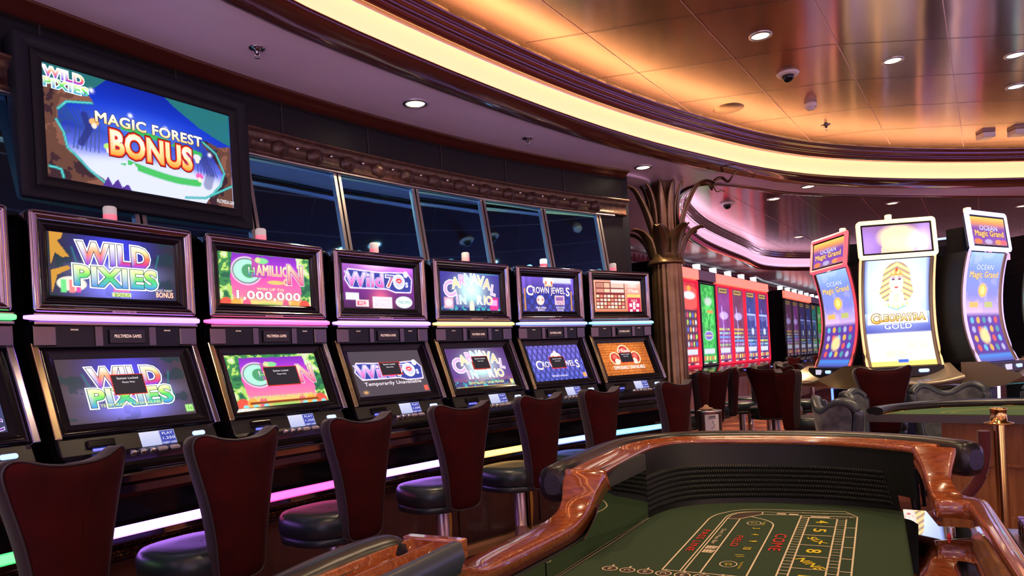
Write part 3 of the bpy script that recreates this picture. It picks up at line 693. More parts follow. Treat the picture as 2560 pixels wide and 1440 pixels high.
def ART_crown(lower):
    I = Img(130, 74, 1.77)
    if lower:
        I.vgrad([(0, (.04, .06, .30)), (1, (.14, .09, .36))])
        a = np.abs(((I.x*6+I.v*3) % 1)-.5)*2; b = np.abs(((I.x*6-I.v*3) % 1)-.5)*2
        I.addc((.18, .20, .95), np.minimum(a, b)*.9); I.fill((.02, .03, .20), np.clip((.14-np.minimum(a, b))*9, 0, .8))
    else:
        I.vgrad([(0, (.06, .05, .22)), (.5, (.03, .04, .28)), (1, (.22, .12, .75))])
        nz = np.sin(I.x*26)*np.sin(I.v*24); I.addc((.02, .05, .5), (nz > .1)*.6*(I.v < .6)); I.addc((.18, .08, .45), (.5+.5*np.sin(I.x*30))*np.clip(np.abs(I.u-.5)*3-.7, 0, 1)*(I.v > .5))
        I.fill((.95, 1.0, 1.35), .85*I.rect(.40, .95, .80, .97, .05)); I.fill((.7, .3, .1), I.rect(.03, .06, .1, .65)); I.fill((.7, .3, .1), I.rect(.93, .96, .1, .6))
    y = .60 if not lower else .45; cy = y+.20
    I.fill((1.4, 1.1, 1.1), I.ell(.5, cy+.03, .17, .10, .2)); I.fill((.9, .22, .10), I.ell(.45, cy, .035, .045, .2)); I.fill((.9, .22, .10), I.ell(.56, cy, .035, .045, .2)); I.fill((1.2, .75, .35), I.rect(.42, .58, cy-.09, cy-.05)); I.fill((1.3, 1.0, .9), I.ell(.5, cy+.13, .05, .05, .3))
    T_ = [T('C', .135, y, .24, [(.04, (.06, .04, .25)), (.008, (1.3, 1.15, 1.2))]), T('ROWN JEWEL', .5, y+.01, .155, [(.05, (.06, .04, .25)), (.008, [(0, (1.1, .8, .9)), (1, (1.4, 1.35, 1.35))])], w=.62), T('S', .87, y-.01, .22, [(.04, (.06, .04, .25)), (.008, (1.3, 1.15, 1.2))])]
    if lower:
        popup(I, .50, .50, .27, .30); I.fill((1.2, .5, .15), I.rect(.92, .985, .06, .18, .02)); T_ += [T('TEMPORARILY UNAVAILABLE', .45, .13, .045, [(0, (1.1, 1.0, 1.3))], w=.30)]+popup_t(.50, .50, .27, .30)
    else:
        I.fill((1.3, .9, .85), I.ell(.33, .36, .13, .12, .1)); I.fill((.8, .25, .25), I.ell(.29, .37, .03, .03, .3)); I.fill((.8, .25, .25), I.ell(.37, .37, .03, .03, .3)); I.fill((1.2, .8, .9), I.rect(.61, .80, .25, .48, .03)); I.fill((.35, .15, .5), I.rect(.63, .78, .35, .45, .03))
        T_ += [T('WILD', .705, .30, .07, [(0, (.3, .05, .3))], w=.14), T('FREE SPINS', .33, .17, .05, [(0, (1.2, 1.0, 1.2))], w=.19), T('BONUS', .33, .115, .05, [(0, (1.2, 1.0, 1.2))], w=.13), T('WILDS RE-SPIN', .705, .18, .05, [(0, (1.2, 1.0, 1.2))], w=.17), T('FEATURE', .705, .115, .05, [(0, (1.2, 1.0, 1.2))], w=.13)]
    return I, T_
def ART_brick(lower):
    I = Img(130, 74, 1.77)
    if lower:
        r = np.floor(I.v*13); bx = (I.x*7+.5*(r % 2)) % 1; by = (I.v*13) % 1
        m = ((bx < .07) | (by < .14)); nz = I.noise(8, 2)
        I.c[:] = (.75, .16, .03); I.addc((.5, .22, .04), nz); I.fill((.22, .03, .01), m*.8); I.c *= (.55+.75*I.glowf(.45, .55, .75, .5))[..., None]
        for cx, cy, r_ in ((.27, .52, .17), (.70, .52, .17), (.49, .70, .20)):
            I.fill((1.3, 1.1, .7), I.ell(cx, cy, r_+.02, r_+.02, .06)); I.fill((.7, .06, .04), I.ell(cx, cy, r_-.01, r_-.01, .08)); I.fill((1.1, .2, .15), I.ell(cx, cy+.05, r_*.5, r_*.4, .3))
        for cx in (.30, .67): I.fill((1.3, 1.0, .8), I.ell(cx, .42, .09, .09, .1))
        popup(I, .50, .53, .26, .28)
        T_ = [T("O'Reels", .49, .74, .10, [(.03, (.5, .05, .03)), (0, (1.4, 1.3, 1.2))], w=.26), T('TEMPORARILY UNAVAILABLE', .50, .235, .105, [(.02, (.1, .01, .01)), (.004, (1.4, 1.3, 1.2))], w=.66)]+popup_t(.50, .53, .26, .28)
    else:
        I.vgrad([(0, (.95, .30, .12)), (.1, (.85, .22, .12)), (.9, (1.1, .45, .35)), (1, (.85, .15, .08))])
        I.fill((1.2, .75, .40), I.rect(.02, .66, .13, .90)); I.fill((.28, .03, .04), I.rect(.03, .65, .145, .885))
        for j in range(4):
            for i in range(8):
                x = .045+.075*i; yb = .17+.098*j; c = [(1.2, 1.05, .85), (1.2, .7, .5), (.95, .30, .2), (1.2, .9, .5)][(i*3+j) % 4]
                I.fill(c, I.rect(x, x+.055, yb, yb+.065))
        for x0, x1, c in ((.04, .20, (.85, .35, .25)), (.21, .33, (1.2, .75, .5)), (.35, .63, (1.2, .85, .7))):
            I.fill(c, I.rect(x0, x1, .60, .70)); I.fill(tuple(q*.8 for q in c), I.rect(x0, x1, .73, .86))
        I.fill((1.2, 1.1, 1.25), I.rect(.36, .98, .86, .98)*.9); I.addc((.7, .5, .5), I.glowf(.82, .82, .25, .12)); I.fill((.75, .02, .12), I.rect(.70, .98, .04, .46)); I.fill((1.2, .75, .2), I.rect(.69, .98, .48, .56)); I.fill((1.2, .45, .35), I.rect(.68, .98, .58, .74))
        for x, y in ((.76, .26), (.84, .30), (.92, .26), (.84, .19), (.77, .10), (.91, .10)): I.fill((1.3, 1.2, 1.2), I.rect(x-.028, x+.028, y-.045, y+.045))
        T_ = [T('DICE', .84, .385, .06, [(0, (1.2, 1.0, .8))], w=.13), T("O'Reels", .83, .66, .09, [(0, (1.3, 1.2, 1.1))], w=.22)]
    return I, T_
def ART_plain(lower):
    I = Img(60, 34, 1.77); I.c[:] = (.015, .015, .03); I.addc((.1, .12, .4), I.glowf(.8, .4, .4, .4))
    return I, [T('1C', .90, .12, .16, [(.03, (1, .9, 1)), (0, (.2, .05, .5))], w=.14)] if lower else []
# ---------------------------------------------------------------- slot machines of the curved row
TH0, DTH = 147.7, -4.31
def row_loc(i, R=10.10):   # place and heading of the i-th machine, the front facing the room
    a = TH0+DTH*i; x, y = pol(CW, R, a); return (x, y), math.radians(a-90+0)   # local -y looks at the centre
ZB = .60
def candle(parent_label, loc, rz, lit=False):
    t = thing('signal_candle', parent_label, 'signal lamp', loc, rz, 'signal lamps on the slot machines')
    MB().lathe([(.030, -.012), (.030, .006), (.027, .008)], 18).build('base', M_chrome, t)
    MB().lathe([(.027, .008), (.0275, .034), (.027, .036)], 18).build('red_lens', G_red, t)
    MB().lathe([(.027, .036), (.0275, .066), (.022, .073)], 18).build('clear_lens', G_candlew if lit else G_candle, t)
    return t
def slot_machine(i, label, art, barcol, bars, beacon, lit=False):
    (x, y), rz = row_loc(i)
    t = thing('slot_machine', label, 'slot machine', (x, y, ZB), rz, 'slot machines along the curved wall')
    o = (0, 0, ZB)
    b = MB()
    b.box(-.338, .338, .02, .185, 1.40, 1.935, 0, None, .006)
    b.prism([(.185, 1.41), (.05, 1.41), (-.075, 1.045), (-.120, .975), (-.168, .93), (-.115, .87), (-.105, .675), (-.09, .66), (-.09, .605), (.185, .605)], -.338, .338)
    b.build('cabinet_body', M_black, t, o)
    MB().rframe(0, 1.744, .69, .408, .018, [(0, .04), (0, -.028), (.006, -.038), (.020, -.041), (.034, -.034), (.040, -.020)]).build('upper_frame', M_chrome, t, o)
    MB().rframe(0, 1.744, .612, .33, .004, [(0, -.022), (.004, -.026), (.030, -.010), (.0385, .0)]).build('upper_bezel', M_black, t, o)
    I, tx = art(False); screen('upper_screen', t, .535, .30, I, tx, flatmap(-.2675, .2675, -.002, 1.592, -.002, 1.892), 1, o)
    # neon bar between the two screens, running a little past the left side
    lb = MB().tube([(-.385, -.052, 1.521), (-.36, -.052, 1.521), (-.33, -.052, 1.521), (.33, -.052, 1.521), (.342, -.052, 1.521)], .012, 12, rads=[.007, .010, .012, .012, .010])
    g = glow('neon_'+bars, barcol, 1.0); g2 = glow('foot_'+bars, tuple(c*FOOT.get(bars, 1.6) for c in barcol), 1.0); lb.build('light_bar', g, t, o)
    MB().box(-.345, .345, -.040, .04, 1.493, 1.509, 0, None, .004).box(-.345, .345, -.040, .04, 1.533, 1.541, 0, None, .002).build('chrome_ledge', M_chrome, t, o)
    p = MB().box(-.345, .345, -.018, .03, 1.408, 1.494)
    p.box(-.345, -.262, -.026, 0, 1.412, 1.492, 1, None, .004).box(.262, .345, -.026, 0, 1.412, 1.492, 1, None, .004).box(-.112, -.082, -.024, 0, 1.412, 1.492, 1).box(.118, .148, -.024, 0, 1.412, 1.492, 1)
    p.build('speaker_panel', [M_black, mat('smoked_chrome', (.16, .13, .14), .15, 1)], t, o)
    n = MB().box(-.055, .095, -.030, -.018, 1.420, 1.480, 0, None, .003)
    n.build('name_plate', M_grey, t, o)
    n = MB(); flat_text(n, 'MULTIMEDIA GAMES', Matrix.Translation((.02, -.0312, 1.452)) @ Matrix.Rotation(math.pi/2, 4, 'X'), .014, 0, .0, .115)
    flat_text(n, 'SPEAKER', Matrix.Translation((-.19, -.0192, 1.478)) @ Matrix.Rotation(math.pi/2, 4, 'X'), .006, 0, 0, .03)
    flat_text(n, 'SPEAKER', Matrix.Translation((.205, -.0192, 1.478)) @ Matrix.Rotation(math.pi/2, 4, 'X'), .006, 0, 0, .03)
    n.build('lettering', glow('lettering_glow', (1, .62, .45), 1.2, False), t, o)
    n = MB().box(-.045, .055, -.0435, -.041, 1.548, 1.560, 0)
    flat_text(n, 'TOURNAMENT HERO', Matrix.Translation((.005, -.0438, 1.554)) @ Matrix.Rotation(math.pi/2, 4, 'X'), .007, 1, 0, .088)
    n.build('tag_plate', [mat('tag_pink', (.6, .42, .45), .5), M_black], t, o)
    # lower screen, leaning back
    ang = math.atan2(.155, .375); Mx = Matrix.Translation((0, -.056, 1.228)) @ Matrix.Rotation(-ang, 4, 'X')
    MB().rframe(0, 0, .648, .395, .01, [(0, .02), (0, -.010), (.006, -.018), (.022, -.018), (.045, -.004), (.0565, .0)], 0, Mx).build('lower_bezel', M_black, t, o)
    I, tx = art(True); screen('lower_screen', t, .535, .29, I, tx, flatmap(-.2675, .2675, -.056-.1455*math.sin(ang), 1.228-.1455*math.cos(ang), -.056+.1455*math.sin(ang), 1.228+.1455*math.cos(ang)), 1, o)
    for s in (-1, 1):
        MB().box(s*.3365-.0135, s*.3365+.0135, -.034, .01, -.205, .20, 0, Mx, .004).build('side_trim', M_chrome_goldrefl if s < 0 else mat('chrome_violet_reflection', (.78, .70, .95), .2, 1), t, o)  # gold left and violet right reflections are put into the chrome colour
    # instrument panel
    a2 = math.atan2(.033, .07); M2 = Matrix.Translation((0, -.1455, 1.008)) @ Matrix.Rotation(-a2, 4, 'X')
    MB().box(-.330, .330, -.006, .02, -.040, .042, 0, M2, .004).build('instrument_panel', M_grey, t, o)
    I = Img(24, 12, 2.2); I.vgrad([(0, (.55, .6, .95)), (1, (.85, .85, 1.1))]); I.fill((.06, .08, .5), I.rect(.55, 1.0, 0, 1))
    m2 = lambda u, v, off: (-.02+.155*u, -.1455-.0078-off-(v-.5)*-.0306, 1.008+(v-.5)*.0655)
    screen('service_display', t, .155, .068, I, [T('PLAY', .78, .8, .16, [(0, (1, 1, 1.2))], w=.3), T('1,250', .78, .5, .16, [(0, (1, 1, 1.2))], w=.34), T('INSERT CARD', .78, .2, .12, [(0, (1, 1, 1.2))], w=.38)], m2, .9, o)
    MB().rframe(.245, 0, .060, .020, .009, [(0, -.004), (0, -.010), (.003, -.011), (.006, -.011), (.009, -.011)], 0, M2, 4, True).build('card_light', G_white, t, o)
    q = MB().box(-.235, -.125, -.020, .0, -.012, .022, 0, M2, .006); q.build('bill_acceptor', M_black, t, o)
    MB().box(-.215, -.145, -.012, -.002, -.024, -.013, 0, M2, .003).build('acceptor_glow', G_blue, t, o)
    # deck with buttons
    MB().prism([(-.158, .985), (-.20, .968), (-.245, .940), (-.255, .925), (-.250, .908), (-.235, .898), (-.15, .898), (-.10, .985)], -.335, .335, 0, None, False).build('button_deck', M_black, t, o, .004)
    Md = Matrix.Translation((0, -.205, .967)) @ Matrix.Rotation(math.radians(-62), 4, 'X')
    bx = [-.08, -.04, .0, .045, .10]
    for k, xx in enumerate(bx):
        w_ = .024 if k < 3 else .040
        MB().rframe(xx, .004, w_, .020, .004, [(0, .004), (0, -.006), (.003, -.008), (.006, -.009)], 0, Md, 3, True).build('button', M_silver if k < 3 else mat('button_clear', (.5, .45, .5), .2, .2), t, o)
    L = [[(.185+r*math.cos(a), yy, .004+r*.62*math.sin(a)) for a in [2*math.pi*j/24 for j in range(24)]] for r, yy in ((.034, .004), (.034, -.008), (.030, -.012), (.016, -.013))]
    MB().loops(L, True, False, True, 0, Md).build('spin_button', mat('spin_chrome', (.5, .55, .8), .15, .8), t, o)
    MB().box(.150, .232, -.258, -.240, .918, .938, 0, None, .004).build('deck_glow', G_blue, t, o)
    # chrome nose bands and foot light
    MB().prism([(-.235, .897), (-.243, .885), (-.240, .858), (-.228, .850), (-.243, .846), (-.243, .815), (-.228, .798), (-.12, .798), (-.12, .897)], -.336, .336).build('chrome_nose', M_chrome, t, o)
    MB().prism([(-.118, .797), (-.135, .797), (-.128, .690), (-.145, .672), (-.10, .672)], -.337, .337).build('kick_panel', M_black, t, o)
    MB().box(-.335, .335, -.152, -.112, .634, .666, 0, None, .003).build('foot_light', g2, t, o)
    MB().box(-.338, .338, -.150, -.09, .604, .630, 0, None, .003).build('plinth', M_chrome, t, o)
    c_, s_ = math.cos(rz), math.sin(rz); dx, dy = .02, .06
    candle(beacon, (x+dx*c_-dy*s_, y+dx*s_+dy*c_, 1.950), rz, lit)
    return t
PUR, PNK, YEL, BLU, CYN, GRNN = (1.5, .55, 3.2), (2.2, .14, .80), (2.2, 1.15, .30), (.42, .62, 2.4), (.30, 1.1, 2.0), (.12, 1.6, .34)
FOOT = dict(purple=2.6, pink=1.3, yellow=1.3, blue=1.6, cyan=1.5, green=1.2)
BN = 'red and white signal lamp on top of the '
slot_machine(-1, 'slot machine with a green light bar, cut off by the left edge', ART_plain, GRNN, 'green', BN+'machine at the left edge')
slot_machine(0, 'slot machine under the big monitor with rainbow WILD PIXIES lettering', ART_pixies, PUR, 'purple', BN+'WILD PIXIES machine')
slot_machine(1, 'slot machine with pink screens reading CHAMILLION and a pink light bar', ART_cham, PNK, 'pink', BN+'pink CHAMILLION machine')
slot_machine(2, 'slot machine with fat purple Wild 70s lettering and a purple light bar', ART_wild, PUR, 'purple', BN+'purple Wild 70s machine')
slot_machine(3, 'slot machine with pastel CARNAVAL IN RIO lettering and a yellow light bar', ART_carnival, YEL, 'yellow', BN+'CARNAVAL IN RIO machine')
slot_machine(4, 'slot machine with a crown and CROWN JEWELS on a dark blue screen', ART_crown, BLU, 'blue', 'brightly lit signal lamp on top of the CROWN JEWELS machine', True)
slot_machine(5, 'slot machine beside the palm column with an orange brick wall on its lower screen', ART_brick, CYN, 'cyan', BN+'machine beside the palm column')
# wooden base cabinets under them
def base_cabinet(i, label):
    (x, y), rz = row_loc(i)
    t = thing('base_cabinet', label, 'cabinet', (x, y, 0), rz, 'mahogany base cabinets under the slot machines')
    b = MB().box(-.368, .368, -.05, .185, 0, .53).box(-.369, .369, -.055, .185, 0, .07)
    b.build('carcass', M_woodbase, t)
    MB().box(-.26, .26, -.062, -.050, .09, .515, 0, None, .003).build('door', M_woodbase, t)
    MB().lathe([(.006, 0), (.006, .006), (.012, .012), (.012, .018), (.0001, .022)], 14, 0, Matrix.Translation((-.225, -.062, .36)) @ Matrix.Rotation(math.pi/2, 4, 'X')).build('knob', M_brass, t)
    for s in (-1, 1):      # scalloped gilt pilasters
        z = np.linspace(.075, .525, 34); w_ = .010+.022*np.abs(np.sin((z-.075)*10.5))**.8*(.45+1.0*(z-.075)/.45)
        pts = [(s*.352, -.0565, zz) for zz in z]+[(s*(.352-ww), -.0565, zz) for zz, ww in zip(z[::-1], w_[::-1])]
        m = MB(); n = len(z)
        m.add([(s*.352, -.058, zz) for zz in z]+[(s*(.352-ww), -.058, zz) for zz, ww in zip(z, w_)], [(k, k+1, n+k+1, n+k) for k in range(n-1)])
        m.build('gilt_pilaster', mat('gilt', (.52, .27, .05), .45, .6), t)
    MB().prism([(-.055, .53), (-.095, .535), (-.105, .545), (-.10, .556), (-.115, .562), (-.118, .572), (-.10, .578), (-.10, .592), (-.12, .598), (.185, .598), (.185, .53)], -.369, .369).build('moulding', M_cornmold, t)
    MB().prism([(-.055, .07), (-.075, .065), (-.082, .04), (-.085, .0), (-.05, 0)], -.369, .369).build('kick_board', mat('brass_dull', (.42, .24, .09), .4, .7), t)
M_cornmold = add_noise_color(mat('gilt_moulding', (.10, .05, .02), .25, .6), (.05, .022, .012), (.45, .24, .07), 90, (1, 1, 1), 3, .3, 0, .55, .72)
for i, nm in zip(range(-1, 6), ('left-edge machine', 'WILD PIXIES machine', 'pink CHAMILLION machine', 'purple Wild 70s machine', 'CARNAVAL IN RIO machine', 'CROWN JEWELS machine', 'machine beside the palm column')):
    base_cabinet(i, 'dark wood base cabinet with gilt pilasters under the '+nm)

# ---------------------------------------------------------------- big monitor on the wall
def monitor():
    a = 146.30; x, y = pol(CW, 10.225, a); rz = math.radians(a-90)
    t = thing('wall_monitor', 'large wall monitor reading MAGIC FOREST BONUS above the slot machines', 'monitor', (x, y, 2.03), rz); o = (0, 0, 2.03)
    MB().rframe(0, 2.37, 1.085, .685, .012, [(0, .075), (0, -.010), (.008, -.014), (.045, -.014), (.060, .0), (.075, .004)]).build('outer_case', mat('case_black', (.010, .010, .016), .5, spec=.2), t, o)
    MB().rframe(0, 2.37, .97, .575, .006, [(0, .06), (0, -.004), (.004, -.008), (.040, -.008), (.0475, .0)]).build('bezel', M_blackm, t, o)
    MB().box(-.50, .50, .03, .075, 2.06, 2.68).build('back_panel', M_black, t, o)
    I = Img(220, 124, 1.8)
    I.vgrad([(0, (.7, .8, 1.3)), (.22, (.75, .8, 1.3)), (.34, (.15, .2, .95)), (.5, (.01, .03, .45)), (.75, (.0, .04, .70)), (1, (.0, .02, .40))])
    nz = I.noise(7, 11, 4)
    I.addc((.10, .22, .60), .8*I.glowf(.48, .58, .5, .14)); I.fill((.9, .95, 1.3), I.ell(.55, .13, .75, .20, .35)*.9)
    br = (.16, .065, .045); tl = (.02, .40, .42)
    L_ = I.poly([(0, 0), (.30, 0), (.26, .07), (.20, .12), (.15, .22), (.10, .28), (.085, .40), (.06, .48), (.055, .60), (.10, .70), (.23, .74), (.21, .80), (.08, .85), (0, .86)])
    R_ = I.poly([(1, 0), (.82, 0), (.86, .10), (.93, .22), (.94, .34), (.88, .50), (.80, .64), (.84, .66), (.92, .62), (1, .66)])
    for m in (L_, R_): I.fill(br, m); I.fill((.30, .12, .08), m*(nz > .55)); I.fill((.05, .02, .03), m*(nz < .36))
    I.fill((.03, .10, .16), (I.noise(16, 21, 3) > .60)*(I.v > .30)*(1-L_)*(1-R_)*np.clip(np.abs(I.u-.5)*3-.75, 0, .8))
    for j in range(7): I.fill((.02+.01*j, .10, .22), I.stroke([(.12+.02*j, .30), (.14+.018*j, .50), (.10+.025*j, .66)], .004)); I.fill((.05, .07, .28), I.stroke([(.90-.02*j, .30), (.87-.015*j, .48), (.90-.02*j, .60)], .004))
    for pts in ([(.285, .01), (.19, .13), (.13, .24), (.095, .29), (.08, .42), (.05, .52)], [(.06, .62), (.10, .70), (.22, .745)], [(.01, .10), (.06, .09), (.07, .02)], [(.70, .03), (.82, .06), (.9, .14), (1, .24)], [(.82, .64), (.90, .55), (.95, .36), (.92, .22), (.86, .10)]):
        I.fill(tl, I.stroke(pts, .012)); I.fill((.2, .85, .8), I.stroke(pts, .004))
    I.fill((.02, .22, .20), I.poly([(.60, 1), (1, 1), (1, .66), (.92, .70), (.80, .78), (.72, .86), (.66, .92)])*.9); I.fill((.02, .20, .16), I.poly([(0, 1), (.30, 1), (.24, .90), (.2, .84), (0, .88)])*.9)
    I.fill((.02, .03, .22), (I.stroke([(.16, .36), (.20, .50), (.18, .62)], .03))*.8); I.fill((.10, .04, .35), I.poly([(.25, 0), (.28, .10), (.30, .03), (.33, .09), (.35, .02), (.38, .06), (.40, 0)]))
    I.fill((.04, .05, .25), I.stroke([(.84, .2), (.86, .32), (.82, .45)], .05)*.6)
    for cx, cy in ((.22, .86), (.41, .72), (.60, .68), (.86, .52)): I.addc((1, 1, 1.1), 1.3*I.glowf(cx, cy, .018, .018))
    P = catmull([(.30, .60), (.45, .58), (.62, .55), (.80, .50)], 6, False); I.fill((.05, .55, .12), I.stroke(P, .025)*(nz > .45)); P = catmull([(.33, .28), (.5, .22), (.65, .19), (.78, .20)], 6, False); I.fill((.08, .65, .15), I.stroke(P, .035)*(nz > .42))
    Mg = [(.055, (.05, .01, .01)), (.022, [(0, (1.2, .75, .35)), (.5, (1.3, 1.15, .8)), (1, (1.3, 1.3, 1.2))])]
    for cx, cy, c in ((.225, .56, (1.2, .6, .2)), (.29, .36, (.6, 1.0, .2)), (.78, .45, (.9, .9, 1.1)), (.79, .26, (1.0, .15, .6))):
        I.fill(c, I.ell(cx, cy+.015, .042, .032, .2)); I.fill((1.2, 1.0, .8), I.ell(cx, cy-.02, .022, .025, .2))
    T_ = [T('WILD', .095, .925, .085, [(.09, (1.2, 1.1, 1.4)), (.02, SUN)], w=.18), T('PIXIES', .10, .83, .075, [(.09, (1, 1.3, 1.4)), (.02, GRN)], w=.20),
          T('MAGIC FOREST', .52, .625, .095, Mg, w=.58, arc=.012),
          T('BONUS', .52, .42, .215, [(.10, (.22, .005, .005)), (.065, (1.1, .06, .02)), (.028, [(0, (1.2, .45, .05)), (.35, (1.3, .9, .35)), (.7, (1.3, 1.25, 1.1)), (1, (1.3, 1.0, .6))])], w=.44, arc=.012),
          T('MULTIMEDIA GAM', .945, .055, .038, [(0, (1, 1, 1.1))], w=.11)]
    screen('screen', t, .875, .485, I, T_, flatmap(-.4375, .4375, .0, 2.1275, .0, 2.6125), .95, o)
monitor()

# ================================================================ stools
def back_outline(s=1.0, wk=1.0):
    R = [(0, 1.020), (.05, 1.021), (.10, 1.030), (.140, 1.045), (.165, 1.050), (.183, 1.040), (.190, 1.018), (.186, .985), (.172, .930), (.155, .865), (.137, .790), (.123, .715), (.113, .650), (.107, .590), (.104, .545), (.096, .515), (.075, .500), (.04, .496), (0, .495)]
    P = catmull(R, 3, False); return [(x*wk, z) for x, z in P]+[(-x*wk, z) for x, z in P[-2:0:-1]]
def bend(x, y, z): return (x, y+1.6*x*x-(z-.5)*.10-.05*max(0, z-.9), z)
def stool(label, loc, rz, group, wk=1.0, first=True):
    t = thing('casino_stool', label, 'chair', loc, rz, group); O = back_outline(1, wk); zc = .78
    def lp(ins, y):
        out = []
        for x, z in O:
            d = math.hypot(x, z-zc) or 1; f = max(0, 1-ins/d) if ins < .09 else 0
            out.append(bend(x*(1-ins/.20) if True else x, y, zc+(z-zc)*(1-ins/.30)))
        return out
    MB().loops([lp(.0, .002), lp(-.002, .012), lp(0, .055), lp(.010, .066), lp(.06, .072), lp(.12, .074), lp(.199, .074)], True).build('back_cushion', M_mauve, t)
    MB().loops([lp(.004, .0), lp(.012, -.008), lp(.05, -.014), lp(.10, -.016), lp(.15, -.017), lp(.1995, -.017)], True).build('rear_panel', M_velvet, t)
    MB().tube([bend(x*1.0, -.001, z) for x, z in O], .0048, 6, closed=True).build('piping', M_pipe, t)
    def seat(k, z):
        out = []
        for a in [2*math.pi*j/32 for j in range(32)]:
            ca, sa = math.cos(a), math.sin(a); e = 2/2.6
            out.append((.215*k*wk*abs(ca)**e*(1 if ca > 0 else -1), .245+.205*k*abs(sa)**e*(1 if sa > 0 else -1), z))
        return out
    MB().loops([seat(.93, .515), seat(1.0, .525), seat(1.015, .565), seat(1.0, .595), seat(.94, .612), seat(.8, .618), seat(.4, .616), seat(.02, .615)], True, True, False).build('seat', M_teal, t)
    MB().loops([seat(.86, .478), seat(.97, .482), seat(.985, .512), seat(.93, .518)], True, True, False).build('seat_band', M_teal, t)
    MB().lathe([(.16, 0), (.165, .008), (.15, .020), (.06, .032), (.040, .045), (.038, .25), (.0385, .252), (.036, .254), (.036, .478)], 28, 0, Matrix.Translation((0, .22, 0))).build('pedestal', M_post, t)
    MB().box(-.03, .03, .02, .10, .49, .53, 0, None, .004).build('back_bracket', M_blackm, t)
    return t
M_post = mat('brushed_post', (.52, .40, .38), .33, .85)
proto = None
def place_stool(x, y, rz, label, group, s=1.0, seat=None):
    global proto
    if proto is None: proto = stool(label, (x, y, 0), rz, group); r = proto
    else: r = dup(proto, (x, y, 0), rz, label, group)
    r.scale = (s, 1, 1)
    return r
GS = 'red-backed stools at the curved row'
angs = [151.3, 147.6, 143.75, 139.65, 135.7, 132.2, 127.4]; tw = [.12, .05, .04, -.10, .02, .08, .10]
labs = ['nearest red velvet stool, at the left edge, before the green light strip', 'second red velvet stool from the left, before the WILD PIXIES machine', 'red velvet stool before the pink CHAMILLION machine, left of the craps table',
        'red velvet stool beside the purple Wild 70s machine, its seat lit violet', 'red velvet stool before the CARNAVAL machine, half behind the craps rail', 'red velvet stool between the CROWN JEWELS and brick wall machines', 'red velvet stool standing in front of the palm column']
for a, w_, lb in zip(angs, tw, labs):
    x, y = pol(CW, 9.36, a); place_stool(x, y, math.radians(a-90)+w_, lb, GS)
# ================================================================ craps table (u across, v along, turned 27.4 degrees)
ZF = .70; ZW = .92; ZL = .80
ta = math.atan(908/1750.)
MT = Matrix(((math.cos(ta), math.sin(ta), 0, 0), (-math.sin(ta), math.cos(ta), 0, 0), (0, 0, 1, 0), (0, 0, 0, 1)))
crp = thing('craps_table', 'wooden craps table with green felt layout and padded black armrest', 'gaming table', (MT @ Vector((-.3, 1.55, 0))), -ta)
OC = (-.3, 1.55, 0)
# inner wall line at felt level, going round from the near left corner clockwise to the chip bank
WL = [(-.80, .62), (-.80, 1.0), (-.775, 1.3), (-.745, 1.60), (-.722, 1.95), (-.706, 2.29)]
WE = catmull([(-.706, 2.29), (-.690, 2.38), (-.650, 2.47), (-.572, 2.545), (-.416, 2.605), (-.27, 2.625), (-.132, 2.625), (.0, 2.592), (.054, 2.565)], 5, False)
full = WL[:-1]+WE
fl = MB(); fp = full+[(.058, .62)]
fl.add([(x, y, ZF) for x, y in fp], [list(range(len(fp)))[::-1]])
felt = fl.build('felt_surface', M_felt, crp, OC)
# printed layout
ink = [MB(), MB(), MB(), MB()]
def ln(pts, w=.0042, mi=0, z=ZF+.0012):
    n = len(pts); L = []
    for i, p in enumerate(pts):
        a = Vector(pts[min(i+1, n-1)])-Vector(pts[max(i-1, 0)]); a.normalize(); s = Vector((-a.y, a.x))*w/2
        L += [(p[0]-s.x, p[1]-s.y, z), (p[0]+s.x, p[1]+s.y, z)]
    ink[mi].add(L, [(2*i, 2*i+2, 2*i+3, 2*i+1) for i in range(n-1)])
def tx(txt, u, v, hu, lv, mi, rot=0, off=0.0):   # letters read from far to near, tops to the right
    M = Matrix.Translation((u, v, ZF+.0016)) @ Matrix.Rotation(-math.pi/2+rot, 4, 'Z')
    M = M @ Matrix.Identity(4)
    flat_text(ink[mi], txt, M, hu, 0, off, lv, 4)
NV = 1.745; EV = .78
def mirror_v(v): return 2*1.30-v   # the second half of the layout, towards the near end
arc1 = catmull([(-.51, 2.323), (-.503, 2.37), (-.488, 2.408), (-.448, 2.464), (-.40, 2.492), (-.356, 2.502)], 5, False)
arc2 = catmull([(-.4585, 2.345), (-.453, 2.395), (-.428, 2.437), (-.39, 2.455), (-.355, 2.462)], 5, False)
arcf = catmull([(-.387, 2.384), (-.335, 2.345), (-.308, 2.297), (-.304, 2.225)], 5, False)
